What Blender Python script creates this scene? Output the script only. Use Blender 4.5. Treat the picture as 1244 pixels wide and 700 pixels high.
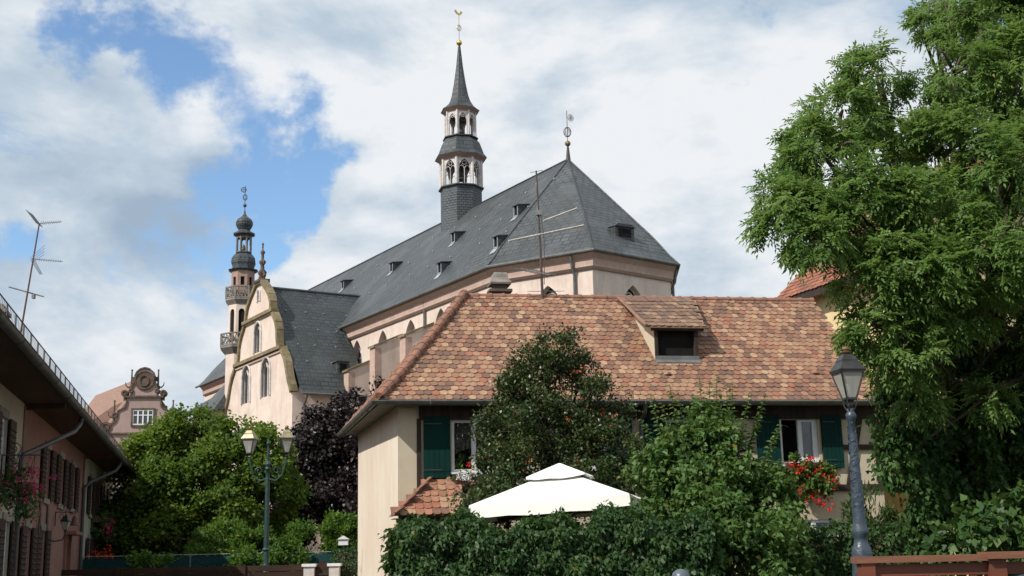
import bpy, math, random
import numpy as np
from mathutils import Vector, Matrix
R = math.radians
S = bpy.context.scene
C = S.collection
for o in list(bpy.data.objects): bpy.data.objects.remove(o)

# ------------------------------------------------------------------ camera
cam_d = bpy.data.cameras.new('camera'); cam = bpy.data.objects.new('camera', cam_d); C.objects.link(cam)
S.camera = cam
cam_d.sensor_width = 36; cam_d.lens = 36*1500/1244; cam_d.clip_start = .05; cam_d.clip_end = 4000
th, ro = R(12.2), R(1.26)
f = Vector((0, math.cos(th), math.sin(th))); r0 = Vector((1, 0, 0)); u0 = Vector((0, -math.sin(th), math.cos(th)))
r = math.cos(ro)*r0 - math.sin(ro)*u0; u = math.sin(ro)*r0 + math.cos(ro)*u0
cam.matrix_world = Matrix(((r.x, u.x, -f.x, 0), (r.y, u.y, -f.y, 0), (r.z, u.z, -f.z, 1.6), (0, 0, 0, 1)))

# ------------------------------------------------------------------ world
SUN = Vector((-.565, -.48, .67)).normalized()
w = bpy.data.worlds.new('World'); S.world = w; w.use_nodes = True
nt = w.node_tree; N = nt.nodes; L = nt.links
for n in list(N): N.remove(n)
def nd(tree, typ, **kw):
    n = tree.nodes.new(typ)
    for k, v in kw.items():
        if k in n.bl_rna.properties.keys(): setattr(n, k, v)
        else: n.inputs[k].default_value = v
    return n
sky = nd(nt, 'ShaderNodeTexSky', sky_type='NISHITA', sun_disc=False)
sky.sun_elevation = math.asin(SUN.z); sky.sun_rotation = math.atan2(SUN.x, SUN.y); sky.air_density = 1.0; sky.dust_density = .6; sky.ozone_density = 1.5
tc = nd(nt, 'ShaderNodeTexCoord')
mp = nd(nt, 'ShaderNodeMapping'); mp.inputs['Scale'].default_value = (1, 1, 1.9); L.new(tc.outputs['Generated'], mp.inputs[0])
n1 = nd(nt, 'ShaderNodeTexNoise', Scale=5.2, Detail=10.0, Roughness=.60, Distortion=.25); L.new(mp.outputs[0], n1.inputs['Vector'])
n2 = nd(nt, 'ShaderNodeTexNoise', Scale=3.1, Detail=6.0, Roughness=.55, Distortion=.1)
mp2 = nd(nt, 'ShaderNodeMapping'); mp2.inputs['Scale'].default_value = (1, 1, 2.2); mp2.inputs['Location'].default_value = (3.1, 1.7, .4)
L.new(tc.outputs['Generated'], mp2.inputs[0]); L.new(mp2.outputs[0], n2.inputs['Vector'])
def math_n(op, a, b=None, clamp=False):
    m = nt.nodes.new('ShaderNodeMath'); m.operation = op; m.use_clamp = clamp
    for i, x in enumerate((a, b)):
        if x is None: continue
        if isinstance(x, (int, float)): m.inputs[i].default_value = x
        else: L.new(x, m.inputs[i])
    return m.outputs[0]
def skydir(px, py):
    return (f + (px-622)/1500*r - (py-350)/1500*u).normalized()
# breaks in the cloud where the blue shows (directions in the sky), size, strength
holes = [((235, 78), .050, .26), ((115, 72), .04, .24), ((365, 200), .045, .20), ((290, 260), .05, .24), ((335, 312), .04, .22), ((25, 240), .035, .24),
         ((325, 150), .04, .13), ((215, 290), .05, .14), ((100, 262), .03, .12), ((850, 45), .025, .18), ((910, 130), .02, .14), ((0, 20), .02, .1)]
acc = None
wn = nd(nt, 'ShaderNodeTexNoise', Scale=4.5, Detail=7.0, Roughness=.6); L.new(tc.outputs['Generated'], wn.inputs['Vector'])
w1 = nt.nodes.new('ShaderNodeVectorMath'); w1.operation = 'SUBTRACT'; L.new(wn.outputs['Color'], w1.inputs[0]); w1.inputs[1].default_value = (.5, .5, .5)
w2 = nt.nodes.new('ShaderNodeVectorMath'); w2.operation = 'SCALE'; L.new(w1.outputs[0], w2.inputs[0]); w2.inputs['Scale'].default_value = .36
w3 = nt.nodes.new('ShaderNodeVectorMath'); w3.operation = 'ADD'; L.new(w2.outputs[0], w3.inputs[0]); L.new(tc.outputs['Generated'], w3.inputs[1])
for (p, size, st) in holes:
    d = skydir(*p)
    vd = nt.nodes.new('ShaderNodeVectorMath'); vd.operation = 'DISTANCE'; L.new(w3.outputs[0], vd.inputs[0]); vd.inputs[1].default_value = d
    mr = nt.nodes.new('ShaderNodeMapRange'); mr.interpolation_type = 'SMOOTHSTEP'; L.new(vd.outputs['Value'], mr.inputs[0])
    mr.inputs[1].default_value = 0; mr.inputs[2].default_value = size*1.7; mr.inputs[3].default_value = st; mr.inputs[4].default_value = 0
    acc = mr.outputs[0] if acc is None else math_n('ADD', acc, mr.outputs[0])
cl = math_n('SUBTRACT', math_n('ADD', n1.outputs['Fac'], .16), acc)
mask = nt.nodes.new('ShaderNodeMapRange'); mask.interpolation_type = 'SMOOTHSTEP'; L.new(cl, mask.inputs[0])
mask.inputs[1].default_value = .39; mask.inputs[2].default_value = .575; mask.inputs[3].default_value = .0; mask.inputs[4].default_value = 1
cr = nt.nodes.new('ShaderNodeValToRGB'); cs = math_n('ADD', math_n('MULTIPLY', n2.outputs['Fac'], .62), math_n('MULTIPLY', n1.outputs['Fac'], .38)); L.new(cs, cr.inputs[0])
e = cr.color_ramp.elements
e[0].position = .385; e[0].color = (.36, .46, .58, 1); e[1].position = .56; e[1].color = (.86, .89, .92, 1)
m_ = cr.color_ramp.elements.new(.47); m_.color = (.53, .63, .73, 1)
sc = nt.nodes.new('ShaderNodeVectorMath'); sc.operation = 'SCALE'; L.new(cr.outputs[0], sc.inputs[0]); sc.inputs['Scale'].default_value = 10.0
skc = nt.nodes.new('ShaderNodeVectorMath'); skc.operation = 'MULTIPLY'; L.new(sky.outputs[0], skc.inputs[0]); skc.inputs[1].default_value = (1.55, 1.75, 1.85)
mx = nt.nodes.new('ShaderNodeMix'); mx.data_type = 'RGBA'; L.new(mask.outputs[0], mx.inputs['Factor']); L.new(skc.outputs[0], mx.inputs[6]); L.new(sc.outputs[0], mx.inputs[7])
bg = nd(nt, 'ShaderNodeBackground', Strength=.1); L.new(mx.outputs[2], bg.inputs[0])
wo = nt.nodes.new('ShaderNodeOutputWorld'); L.new(bg.outputs[0], wo.inputs[0])

# ------------------------------------------------------------------ sun, exposure
sd = bpy.data.lights.new('sun', 'SUN'); sd.energy = 4.6; sd.angle = R(.5); sd.color = (1, .95, .87)
so = bpy.data.objects.new('sun', sd); C.objects.link(so); so.rotation_euler = (-SUN).to_track_quat('-Z', 'Y').to_euler(); so.location = (-30, -30, 50)
S.view_settings.view_transform = 'Standard'; S.view_settings.look = 'None'; S.view_settings.exposure = 0; S.view_settings.gamma = 1
S.view_settings.use_curve_mapping = False
try: S.render.engine = 'CYCLES'
except Exception: pass
S.cycles.max_bounces = 6; S.cycles.diffuse_bounces = 2; S.cycles.transmission_bounces = 4

# ------------------------------------------------------------------ materials
def base_mat(name, rough=.8, spec=.3):
    m = bpy.data.materials.new(name); m.use_nodes = True
    t = m.node_tree; b = t.nodes['Principled BSDF']; b.inputs['Roughness'].default_value = rough; b.inputs['Specular IOR Level'].default_value = spec
    return m, t, b
def mixc(t, fac, a, b, mode='MIX'):
    x = t.nodes.new('ShaderNodeMix'); x.data_type = 'RGBA'; x.blend_type = mode
    for s, v in ((x.inputs['Factor'], fac), (x.inputs[6], a), (x.inputs[7], b)):
        if hasattr(v, 'is_linked'): t.links.new(v, s)
        elif isinstance(v, (int, float)): s.default_value = v
        else: s.default_value = (*v[:3], 1)
    return x.outputs[2]
def noise(t, vec, scale, detail=5, rough=.6, dist=0):
    n = nd(t, 'ShaderNodeTexNoise', Scale=scale, Detail=float(detail), Roughness=rough, Distortion=float(dist)); t.links.new(vec, n.inputs['Vector']); return n.outputs['Fac']
def mapr(t, v, a, b, c=0., d=1.):
    m = t.nodes.new('ShaderNodeMapRange'); t.links.new(v, m.inputs[0])
    for i, x in enumerate((a, b, c, d)): m.inputs[i+1].default_value = x
    return m.outputs[0]
def coords(t, kind='Object', scale=(1, 1, 1)):
    c = t.nodes.new('ShaderNodeTexCoord'); m = t.nodes.new('ShaderNodeMapping'); m.inputs['Scale'].default_value = scale
    t.links.new(c.outputs[kind], m.inputs[0]); return m.outputs[0]
def bump(t, b, h, strength=.3, dist=.02):
    n = nd(t, 'ShaderNodeBump', Strength=strength, Distance=dist); t.links.new(h, n.inputs['Height']); t.links.new(n.outputs[0], b.inputs['Normal'])
def mat(name, c1, c2=None, scale=3., rough=.8, spec=.3, bmp=.15, bscale=40., metal=0, streak=0., scol=(.2, .16, .12), stretch=(1, 1, 1), lo=.38, hi=.62):
    m, t, b = base_mat(name, rough, spec); b.inputs['Metallic'].default_value = metal
    c2 = c2 or tuple(x*.8 for x in c1)
    v = coords(t, 'Object', stretch)
    col = mixc(t, mapr(t, noise(t, v, scale), lo, hi), c1, c2)
    if streak:
        vs = coords(t, 'Object', (1, 1, .16)); col = mixc(t, mapr(t, noise(t, vs, 2.6, 7, .7), .5, .72, 0, streak), col, scol)
        v3 = coords(t, 'Object'); col = mixc(t, mapr(t, noise(t, v3, .35, 4, .7), .45, .7, 0, streak*.8), col, scol)
    t.links.new(col, b.inputs['Base Color'])
    if bmp: bump(t, b, noise(t, v, bscale, 3), bmp, .02)
    return m
def slate(name, c1, c2, c3, roww=.32, rowh=.2):
    m, t, b = base_mat(name, .52, .45)
    uv = coords(t, 'UV')
    br = nd(t, 'ShaderNodeTexBrick', offset=.5, squash=1.0); t.links.new(uv, br.inputs['Vector'])
    for k, v in (('Scale', 1.), ('Mortar Size', .045), ('Mortar Smooth', .3), ('Brick Width', roww), ('Row Height', rowh), ('Bias', .0)): br.inputs[k].default_value = v
    br.inputs['Color1'].default_value = (*c1, 1); br.inputs['Color2'].default_value = (*c2, 1); br.inputs['Mortar'].default_value = (.006, .007, .008, 1)
    ov = coords(t, 'Object')
    col = mixc(t, mapr(t, noise(t, ov, .45, 6, .7), .4, .66), br.outputs['Color'], c3)
    lic = coords(t, 'Object'); col = mixc(t, mapr(t, noise(t, lic, 9, 4, .8), .6, .72, 0, .5), col, (.19, .2, .17))
    hz = mapr(t, noise(t, coords(t, 'UV', (.2, 4, 1)), 3, 4, .7), .35, .7, 0, .35); col = mixc(t, hz, col, tuple(x*1.5 for x in c2))
    vs_ = mapr(t, noise(t, coords(t, 'UV', (1.6, .12, 1)), 1.4, 6, .7), .5, .7, 0, .5); col = mixc(t, vs_, col, tuple(x*.55 for x in c3))
    vp_ = mapr(t, noise(t, coords(t, 'UV', (.5, .5, 1)), .9, 3, .5), .52, .6, 0, .35); col = mixc(t, vp_, col, tuple(x*1.25 for x in c2))
    t.links.new(col, b.inputs['Base Color'])
    # each course tilts a little: ramp inside the row + joints
    sp = t.nodes.new('ShaderNodeSeparateXYZ'); t.links.new(uv, sp.inputs[0])
    def mm(op, a, bb):
        n = t.nodes.new('ShaderNodeMath'); n.operation = op
        for i, x in enumerate((a, bb)):
            if isinstance(x, (int, float)): n.inputs[i].default_value = x
            else: t.links.new(x, n.inputs[i])
        return n.outputs[0]
    fr = mm('FRACT', mm('DIVIDE', sp.outputs[1], rowh), 0)
    h = mm('SUBTRACT', mm('MULTIPLY', mm('SUBTRACT', 1, fr), .6), mm('MULTIPLY', br.outputs['Fac'], 1.))
    h = mm('ADD', h, mm('MULTIPLY', noise(t, ov, 5, 3), .8))
    bump(t, b, h, .55, .03)
    return m
def tiles_mat(name, stops, rough=.75):
    m, t, b = base_mat(name, rough, .3)
    a = t.nodes.new('ShaderNodeAttribute'); a.attribute_name = 'tint'
    rp = t.nodes.new('ShaderNodeValToRGB'); rp.color_ramp.interpolation = 'CONSTANT'; el = rp.color_ramp.elements
    el[0].position = 0; el[0].color = (*stops[0][1], 1); el[1].position = stops[1][0]; el[1].color = (*stops[1][1], 1)
    for p, c in stops[2:]: x = el.new(p); x.color = (*c, 1)
    t.links.new(a.outputs['Fac'], rp.inputs[0])
    v = coords(t, 'Object')
    col = mixc(t, mapr(t, noise(t, v, 14, 4, .7), .35, .7, 0, .5), rp.outputs[0], (.13, .075, .05))
    col = mixc(t, mapr(t, noise(t, v, .55, 5, .7), .5, .72, 0, .45), col, (.10, .07, .05))
    col = mixc(t, mapr(t, noise(t, v, 32, 2, .6), .66, .74, 0, .45), col, (.34, .33, .25))
    t.links.new(col, b.inputs['Base Color']); bump(t, b, noise(t, v, 60, 3), .25, .01)
    return m
def leaf_mat(name, cols, rough=.45, spec=.4, trans=.28, tcol=None):
    m, t, b = base_mat(name, rough, spec)
    a = t.nodes.new('ShaderNodeAttribute'); a.attribute_name = 'tint'
    rp = t.nodes.new('ShaderNodeValToRGB'); el = rp.color_ramp.elements
    n = len(cols)
    el[0].color = (*cols[0], 1); el[1].color = (*cols[-1], 1)
    for i in range(1, n-1): x = el.new(i/(n-1)); x.color = (*cols[i], 1)
    if trans > .15 and 'leaves' in name:
        x = el.new(.97); x.color = (*cols[-1], 1); el[len(el)-1].color = (.24, .21, .05, 1)
    t.links.new(a.outputs['Fac'], rp.inputs[0]); t.links.new(rp.outputs[0], b.inputs['Base Color'])
    if trans:
        tr = t.nodes.new('ShaderNodeBsdfTranslucent'); col = mixc(t, .5, rp.outputs[0], tcol or tuple(min(1, x*2.2) for x in cols[-1])); t.links.new(col, tr.inputs[0])
        ms = t.nodes.new('ShaderNodeMixShader'); ms.inputs[0].default_value = trans
        t.links.new(b.outputs[0], ms.inputs[1]); t.links.new(tr.outputs[0], ms.inputs[2]); t.links.new(ms.outputs[0], t.nodes['Material Output'].inputs[0])
    return m
def glass_mat(name, c=(.03, .035, .04), rough=.08):
    m, t, b = base_mat(name, rough, .9); v = coords(t)
    t.links.new(mixc(t, noise(t, v, 2), c, tuple(x*1.8 for x in c)), b.inputs['Base Color']); bump(t, b, noise(t, v, 3, 2), .04, .05); return m
def quoin_mat(name):
    m, t, b = base_mat(name, .85, .2)
    br = nd(t, 'ShaderNodeTexBrick', offset=.5); t.links.new(coords(t, 'UV'), br.inputs['Vector'])
    for k, v in (('Scale', 1.), ('Mortar Size', .014), ('Brick Width', .62), ('Row Height', .36)): br.inputs[k].default_value = v
    br.inputs['Color1'].default_value = (.55, .38, .32, 1); br.inputs['Color2'].default_value = (.42, .29, .24, 1); br.inputs['Mortar'].default_value = (.5, .42, .37, 1)
    t.links.new(mixc(t, mapr(t, noise(t, coords(t), 5), .35, .7), br.outputs['Color'], (.40, .29, .235)), b.inputs['Base Color'])
    bump(t, b, br.outputs['Fac'], -.3, .02); return m

M = {}
M['church_plaster'] = mat('church_plaster', (.70, .59, .515), (.64, .52, .445), 1.3, .9, .15, .2, 30, streak=.38, scol=(.36, .27, .23))
M['pink_sandstone'] = mat('pink_sandstone', (.40, .265, .215), (.30, .2, .165), 2.2, .85, .2, .35, 18, streak=.4, scol=(.16, .12, .10))
M['quoin'] = quoin_mat('sandstone_blocks')
M['cream_stone'] = mat('cream_stone', (.64, .60, .575), (.50, .46, .44), 4, .85, .2, .25, 25, streak=.25)
M['mossy_stone'] = mat('mossy_stone', (.19, .16, .075), (.28, .22, .16), 3.5, .95, .1, .5, 20, streak=.5, scol=(.05, .05, .03))
M['slate'] = slate('slate', (.040, .045, .050), (.082, .090, .095), (.038, .043, .043), .5, .34)
M['slate_dark'] = slate('slate_dark', (.026, .032, .037), (.058, .067, .074), (.028, .036, .03), .5, .34)
M['slate_blue'] = slate('slate_blue', (.05, .062, .072), (.075, .088, .098), (.045, .056, .062), .3, .17)
M['gilt'] = mat('gilt', (.75, .52, .16), (.6, .4, .1), 6, .3, .5, 0, metal=.9)
M['iron'] = mat('iron', (.05, .045, .045), (.08, .07, .065), 8, .55, .4, .1)
M['zinc'] = mat('zinc', (.23, .235, .235), (.16, .165, .165), 3, .45, .5, .05, metal=.35)
M['zinc_light'] = mat('zinc_light', (.42, .45, .48), (.32, .35, .37), 3, .4, .5, .05, metal=.3)
M['lead_gutter'] = mat('lead_gutter', (.12, .12, .115), (.08, .08, .075), 4, .6, .4, .15, streak=.4, scol=(.2, .2, .18))
M['dark_pipe'] = mat('dark_pipe', (.055, .055, .055), (.04, .04, .04), 4, .5, .4, .1)
M['dark_void'] = mat('dark_void', (.012, .012, .013), (.02, .018, .016), 3, .9, .1, 0)
M['house_plaster'] = mat('house_plaster', (.58, .50, .375), (.53, .455, .34), 1.6, .92, .12, .25, 45, streak=.14, scol=(.36, .29, .2))
M['house_side'] = mat('house_side_plaster', (.74, .66, .55), (.70, .60, .49), .9, .92, .12, .25, 45, streak=.5, scol=(.60, .44, .33), stretch=(1, 1, .35))
M['timber'] = mat('timber', (.035, .026, .022), (.055, .04, .033), 6, .8, .2, .4, 30, stretch=(1, 1, .2))
M['soffit'] = mat('soffit_boards', (.22, .2, .17), (.16, .145, .125), 4, .8, .2, .2, 20)
M['soffit_brown'] = mat('soffit_brown', (.10, .052, .032), (.07, .036, .022), 3, .7, .25, .3, 25, stretch=(1, .1, 1))
M['shutter_green'] = mat('shutter_green', (.003, .036, .029), (.003, .028, .023), 5, .75, .15, .1, 20, stretch=(1, 1, .3))
M['shutter_brown'] = mat('shutter_brown', (.030, .018, .014), (.045, .027, .02), 5, .7, .25, .2, 30)
M['white_frame'] = mat('white_frame', (.78, .79, .80), (.7, .71, .72), 6, .4, .4, 0)
M['glass'] = glass_mat('window_glass')
M['glass_bright'] = glass_mat('lantern_glass', (.30, .31, .29), .25)
M['lace'] = mat('lace_curtain', (.16, .15, .14), (.04, .04, .04), 28, .9, .1, .3, 60, lo=.45, hi=.55)
M['rust_curtain'] = mat('rust_curtain', (.06, .03, .022), (.035, .018, .014), 12, .9, .1, .3, 30, stretch=(4, 4, .3))
tile_stops = [(0, (.27, .145, .095)), (.16, (.38, .225, .14)), (.34, (.31, .165, .105)), (.50, (.46, .295, .18)), (.59, (.20, .108, .078)), (.73, (.34, .14, .085)), (.79, (.37, .20, .125)), (.9, (.17, .10, .075))]
M['clay_tiles'] = tiles_mat('clay_tiles', tile_stops)
M['old_tiles'] = tiles_mat('old_clay_tiles', [(0, (.26, .16, .1)), (.25, (.34, .22, .14)), (.5, (.21, .125, .085)), (.75, (.17, .11, .085))])
M['porch_tiles'] = tiles_mat('porch_tiles', [(0, (.34, .165, .10)), (.25, (.44, .27, .17)), (.45, (.36, .14, .085)), (.6, (.42, .2, .125)), (.8, (.22, .115, .085))])
M['red_tiles'] = tiles_mat('red_tiles', [(0, (.34, .12, .075)), (.3, (.28, .11, .07)), (.6, (.40, .16, .09)), (.85, (.22, .09, .06))])
M['ridge_clay'] = mat('ridge_clay', (.31, .155, .105), (.22, .115, .08), 3.2, .75, .3, .3, 30, streak=.4, scol=(.16, .11, .08))
M['mortar'] = mat('ridge_mortar', (.44, .34, .26), (.34, .26, .2), 6, .9, .1, .3)
M['canvas'] = mat('white_canvas', (.86, .85, .80), (.83, .82, .78), 2, .8, .15, .12, 5)
M['rust_brown'] = mat('brown_metal', (.12, .05, .03), (.09, .04, .025), 6, .5, .4, 0)
M['pale_metal'] = mat('pale_metal', (.55, .53, .48), (.4, .38, .35), 6, .5, .3, 0)
M['old_mast'] = mat('old_mast', (.10, .07, .06), (.07, .05, .045), 6, .6, .3, 0)
M['lamp_paint'] = mat('lamp_paint', (.05, .07, .095), (.03, .045, .065), 9, .38, .5, .6, 14)
M['lamp_green'] = mat('lamp_green_paint', (.025, .06, .058), (.018, .045, .045), 9, .4, .5, .3, 14)
M['lamp_metal'] = mat('lantern_metal', (.028, .027, .026), (.05, .048, .044), 8, .4, .5, .2, 20, metal=.3)
M['brass'] = mat('old_brass', (.30, .20, .10), (.2, .13, .07), 8, .4, .5, .1, metal=.6)
M['pewter'] = mat('lantern_roof_metal', (.42, .36, .22), (.3, .26, .17), 8, .35, .5, .1, metal=.5)
M['rail_wood'] = mat('red_rail_wood', (.20, .062, .032), (.13, .042, .025), 3, .5, .35, .3, 20, stretch=(.15, 1, 1))
M['rail_cap'] = mat('brown_cap_wood', (.24, .105, .06), (.17, .075, .045), 3, .5, .35, .3, 20, stretch=(.15, 1, 1))
M['dark_fence'] = mat('dark_fence_wood', (.055, .03, .02), (.035, .02, .014), 3, .7, .2, .3, 20, stretch=(.2, 1, 1))
M['teal_net'] = mat('teal_netting', (.012, .055, .058), (.008, .038, .04), 10, .8, .2, .3, 60)
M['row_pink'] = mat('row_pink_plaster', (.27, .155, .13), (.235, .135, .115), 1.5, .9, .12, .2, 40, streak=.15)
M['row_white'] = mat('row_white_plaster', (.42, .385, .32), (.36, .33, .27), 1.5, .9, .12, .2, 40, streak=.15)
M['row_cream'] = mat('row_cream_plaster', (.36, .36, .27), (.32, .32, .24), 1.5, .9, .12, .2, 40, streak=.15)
M['red_stone'] = mat('red_stone_trim', (.27, .12, .095), (.2, .1, .08), 4, .85, .2, .3)
M['grey_stone'] = mat('grey_stone', (.30, .27, .24), (.2, .18, .16), 4, .85, .2, .4, 20, streak=.4, scol=(.07, .07, .06))
M['far_plaster'] = mat('far_pink_plaster', (.40, .295, .265), (.34, .25, .225), .8, .9, .12, .2, 20, streak=.3, scol=(.25, .18, .16))
M['far_stone'] = mat('far_dark_stone', (.16, .115, .09), (.09, .07, .06), 2, .9, .12, .4, 12, streak=.4, scol=(.06, .05, .045))
M['far_roof'] = mat('far_brown_roof', (.30, .19, .15), (.24, .15, .12), 3, .85, .2, .3, 8, stretch=(.3, 1, 3))
M['yellow_plaster'] = mat('yellow_plaster', (.72, .58, .33), (.66, .52, .30), 1.5, .9, .12, .2, 40, streak=.15)
M['bark'] = mat('bark', (.10, .08, .06), (.06, .048, .036), 6, .9, .15, .8, 14, stretch=(1, 1, .25))
M['asphalt'] = mat('asphalt', (.055, .055, .055), (.042, .042, .042), 4, .9, .2, .4, 80)
M['earth'] = mat('earth_and_grass', (.055, .065, .03), (.09, .075, .05), .6, .95, .1, .6, 12)
M['deck'] = mat('paving', (.22, .2, .18), (.17, .155, .14), 2, .9, .2, .3, 30)
M['car_paint'] = mat('car_paint', (.12, .17, .22), (.11, .16, .21), 2, .25, .6, 0, metal=.5)
M['rubber'] = mat('rubber', (.02, .02, .02), (.03, .03, .03), 5, .85, .2, .1)
M['bollard_paint'] = mat('bollard_paint', (.10, .12, .15), (.08, .1, .125), 8, .35, .5, .1)
M['flower_red'] = leaf_mat('red_petals', [(.62, .02, .015), (.80, .045, .02), (.72, .03, .03)], .6, .2, .15)
M['flower_pink'] = leaf_mat('pink_petals', [(.45, .03, .10), (.5, .05, .25), (.6, .03, .06)], .6, .2, .15)
M['flower_white'] = leaf_mat('white_petals', [(.7, .7, .68), (.85, .85, .82)], .6, .2, .15)
M['berry'] = leaf_mat('orange_berries', [(.42, .07, .02), (.60, .14, .03), (.50, .05, .02)], .35, .5, 0)
M['ash_leaf'] = leaf_mat('ash_leaves', [(.055, .118, .028), (.09, .168, .04), (.13, .22, .055), (.21, .30, .10)], .5, .3, .38, (.36, .55, .11))
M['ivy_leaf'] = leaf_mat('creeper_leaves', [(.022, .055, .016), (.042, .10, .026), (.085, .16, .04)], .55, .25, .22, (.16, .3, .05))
M['maple_leaf'] = leaf_mat('maple_leaves', [(.04, .08, .014), (.075, .135, .02), (.16, .235, .03)], .55, .25, .32, (.34, .48, .03))
M['purple_leaf'] = leaf_mat('purple_leaves', [(.018, .012, .012), (.03, .021, .021), (.055, .04, .04)], .4, .45, .08)
M['holly_leaf'] = leaf_mat('holly_leaves', [(.02, .042, .012), (.038, .068, .018), (.10, .125, .035)], .4, .4, .1)
M['shrub_leaf'] = leaf_mat('shrub_leaves', [(.055, .12, .035), (.09, .17, .045), (.145, .235, .07)], .5, .3, .32, (.28, .42, .08))
M['hedge_leaf'] = leaf_mat('hedge_leaves', [(.018, .045, .014), (.032, .078, .02), (.075, .135, .03)], .5, .3, .2, (.16, .28, .05))
M['box_leaf'] = leaf_mat('box_leaves', [(.02, .05, .012), (.04, .085, .018)], .5, .3, .15)
M['bush_leaf'] = leaf_mat('bush_leaves', [(.035, .085, .015), (.06, .13, .02), (.13, .22, .035)], .55, .25, .3, (.3, .48, .05))
M['conifer'] = leaf_mat('conifer_sprays', [(.04, .075, .02), (.07, .12, .03)], .6, .2, .15)
M['gera_leaf'] = leaf_mat('geranium_leaves', [(.05, .11, .025), (.12, .2, .045)], .5, .3, .25)

# ------------------------------------------------------------------ mesh helpers
V3 = Vector
Z = V3((0, 0, 1))
class MB:
    def __init__(s): s.v = []; s.f = []; s.m = []; s.t = []
    def add(s, vs, fs, m=0, t=None):
        o = len(s.v); s.v += [tuple(x) for x in vs]
        for q in fs: s.f.append([i+o for i in q]); s.m.append(m); s.t.append(random.random() if t is None else t)
        return s
    def poly(s, pts, m=0, t=None): return s.add(pts, [list(range(len(pts)))], m, t)
    def box(s, x0, x1, y0, y1, z0, z1, m=0, t=None):
        P = [(x, y, z) for z in (z0, z1) for y in (y0, y1) for x in (x0, x1)]
        return s.add(P, [(0, 2, 3, 1), (4, 5, 7, 6), (0, 1, 5, 4), (2, 6, 7, 3), (0, 4, 6, 2), (1, 3, 7, 5)], m, t)
    def extr(s, pts, vec, m=0, t=None, cap=True):
        vec = V3(vec); n = len(pts); P = [V3(p) for p in pts]; Q = [p+vec for p in P]
        fs = [(i, (i+1) % n, n+(i+1) % n, n+i) for i in range(n)]
        if cap: fs += [tuple(range(n))[::-1], tuple(range(n, 2*n))]
        return s.add(P+Q, fs, m, t)
    def beam(s, p, q, w, h, m=0, up=Z, t=None):
        p, q = V3(p), V3(q); d = (q-p).normalized()
        sd = d.cross(V3(up))
        if sd.length < 1e-4: sd = d.cross(V3((0, 1, 0)))
        sd.normalize(); u_ = sd.cross(d).normalized()
        a = [p+sd*sx*w/2+u_*sy*h/2 for sx, sy in ((-1, -1), (1, -1), (1, 1), (-1, 1))]
        return s.extr(a, q-p, m, t)
    def tube(s, pts, rad, n=8, m=0, cap=True, t=None):
        P = [V3(p) for p in pts]; k = len(P); rad = rad if hasattr(rad, '__len__') else [rad]*k
        vs = []; prev = None
        for i in range(k):
            d = (P[min(i+1, k-1)]-P[max(i-1, 0)]).normalized()
            a = prev if prev is not None else (V3((1, 0, 0)) if abs(d.x) < .9 else V3((0, 1, 0)))
            a = (a-d*a.dot(d)).normalized(); prev = a; b = d.cross(a)
            vs += [P[i]+(a*math.cos(2*math.pi*j/n)+b*math.sin(2*math.pi*j/n))*rad[i] for j in range(n)]
        fs = [(i*n+j, i*n+(j+1) % n, (i+1)*n+(j+1) % n, (i+1)*n+j) for i in range(k-1) for j in range(n)]
        if cap: fs += [tuple(range(n))[::-1], tuple(range((k-1)*n, k*n))]
        return s.add(vs, fs, m, t)
    def lathe(s, prof, n=16, c=(0, 0, 0), ph=0., m=0, t=None):
        c = V3(c); vs = []
        for (rr, z) in prof: vs += [c+V3((rr*math.cos(ph+2*math.pi*j/n), rr*math.sin(ph+2*math.pi*j/n), z)) for j in range(n)]
        k = len(prof); fs = [(i*n+j, i*n+(j+1) % n, (i+1)*n+(j+1) % n, (i+1)*n+j) for i in range(k-1) for j in range(n)]
        fs += [tuple(range(n))[::-1], tuple(range((k-1)*n, k*n))]
        return s.add(vs, fs, m, t)
    def ball(s, c, rr, n=10, m=0, t=None, sz=1.):
        return s.lathe([(max(1e-3, rr*math.sin(math.pi*i/n)), -rr*sz*math.cos(math.pi*i/n)) for i in range(n+1)], n+2, c, 0, m, t)
    def build(s, name, mats, parent=None, smooth=False):
        me = bpy.data.meshes.new(name); me.from_pydata(s.v, [], s.f)
        for m in (mats if isinstance(mats, (list, tuple)) else [mats]): me.materials.append(m if not isinstance(m, str) else M[m])
        me.polygons.foreach_set('material_index', s.m)
        if smooth: me.polygons.foreach_set('use_smooth', [True]*len(s.f))
        at_ = me.attributes.new('tint', 'FLOAT', 'FACE'); at_.data.foreach_set('value', s.t)
        uv = me.uv_layers.new(name='UVMap'); arr = np.zeros((len(me.loops), 2))
        for p in me.polygons:
            n = p.normal
            if abs(n.z) > .985: a, b = V3((1, 0, 0)), V3((0, 1, 0))
            else:
                a = Z.cross(n).normalized(); b = n.cross(a)
                if b.z < 0: b = -b
            for li in p.loop_indices:
                co = me.vertices[me.loops[li].vertex_index].co; arr[li] = (co.dot(a), co.dot(b))
        uv.data.foreach_set('uv', arr.ravel())
        me.update()
        o = bpy.data.objects.new(name, me); C.objects.link(o)
        if parent: o.parent = parent
        return o
def tag(o, label=None, cat=None, group=None, kind=None):
    if label: o['label'] = label
    if cat: o['category'] = cat
    if group: o['group'] = group
    if kind: o['kind'] = kind
    return o
def thing(name, label, cat, loc=(0, 0, 0), rz=0., group=None):
    o = bpy.data.objects.new(name, None); C.objects.link(o); o.location = loc; o.rotation_euler = (0, 0, rz); o.empty_display_size = .3
    return tag(o, label, cat, group)
def copy_tree(o, parent=None):
    c = o.copy(); C.objects.link(c); c.parent = parent
    for ch in [x for x in bpy.data.objects if x.parent == o]: copy_tree(ch, c)
    return c
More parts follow.
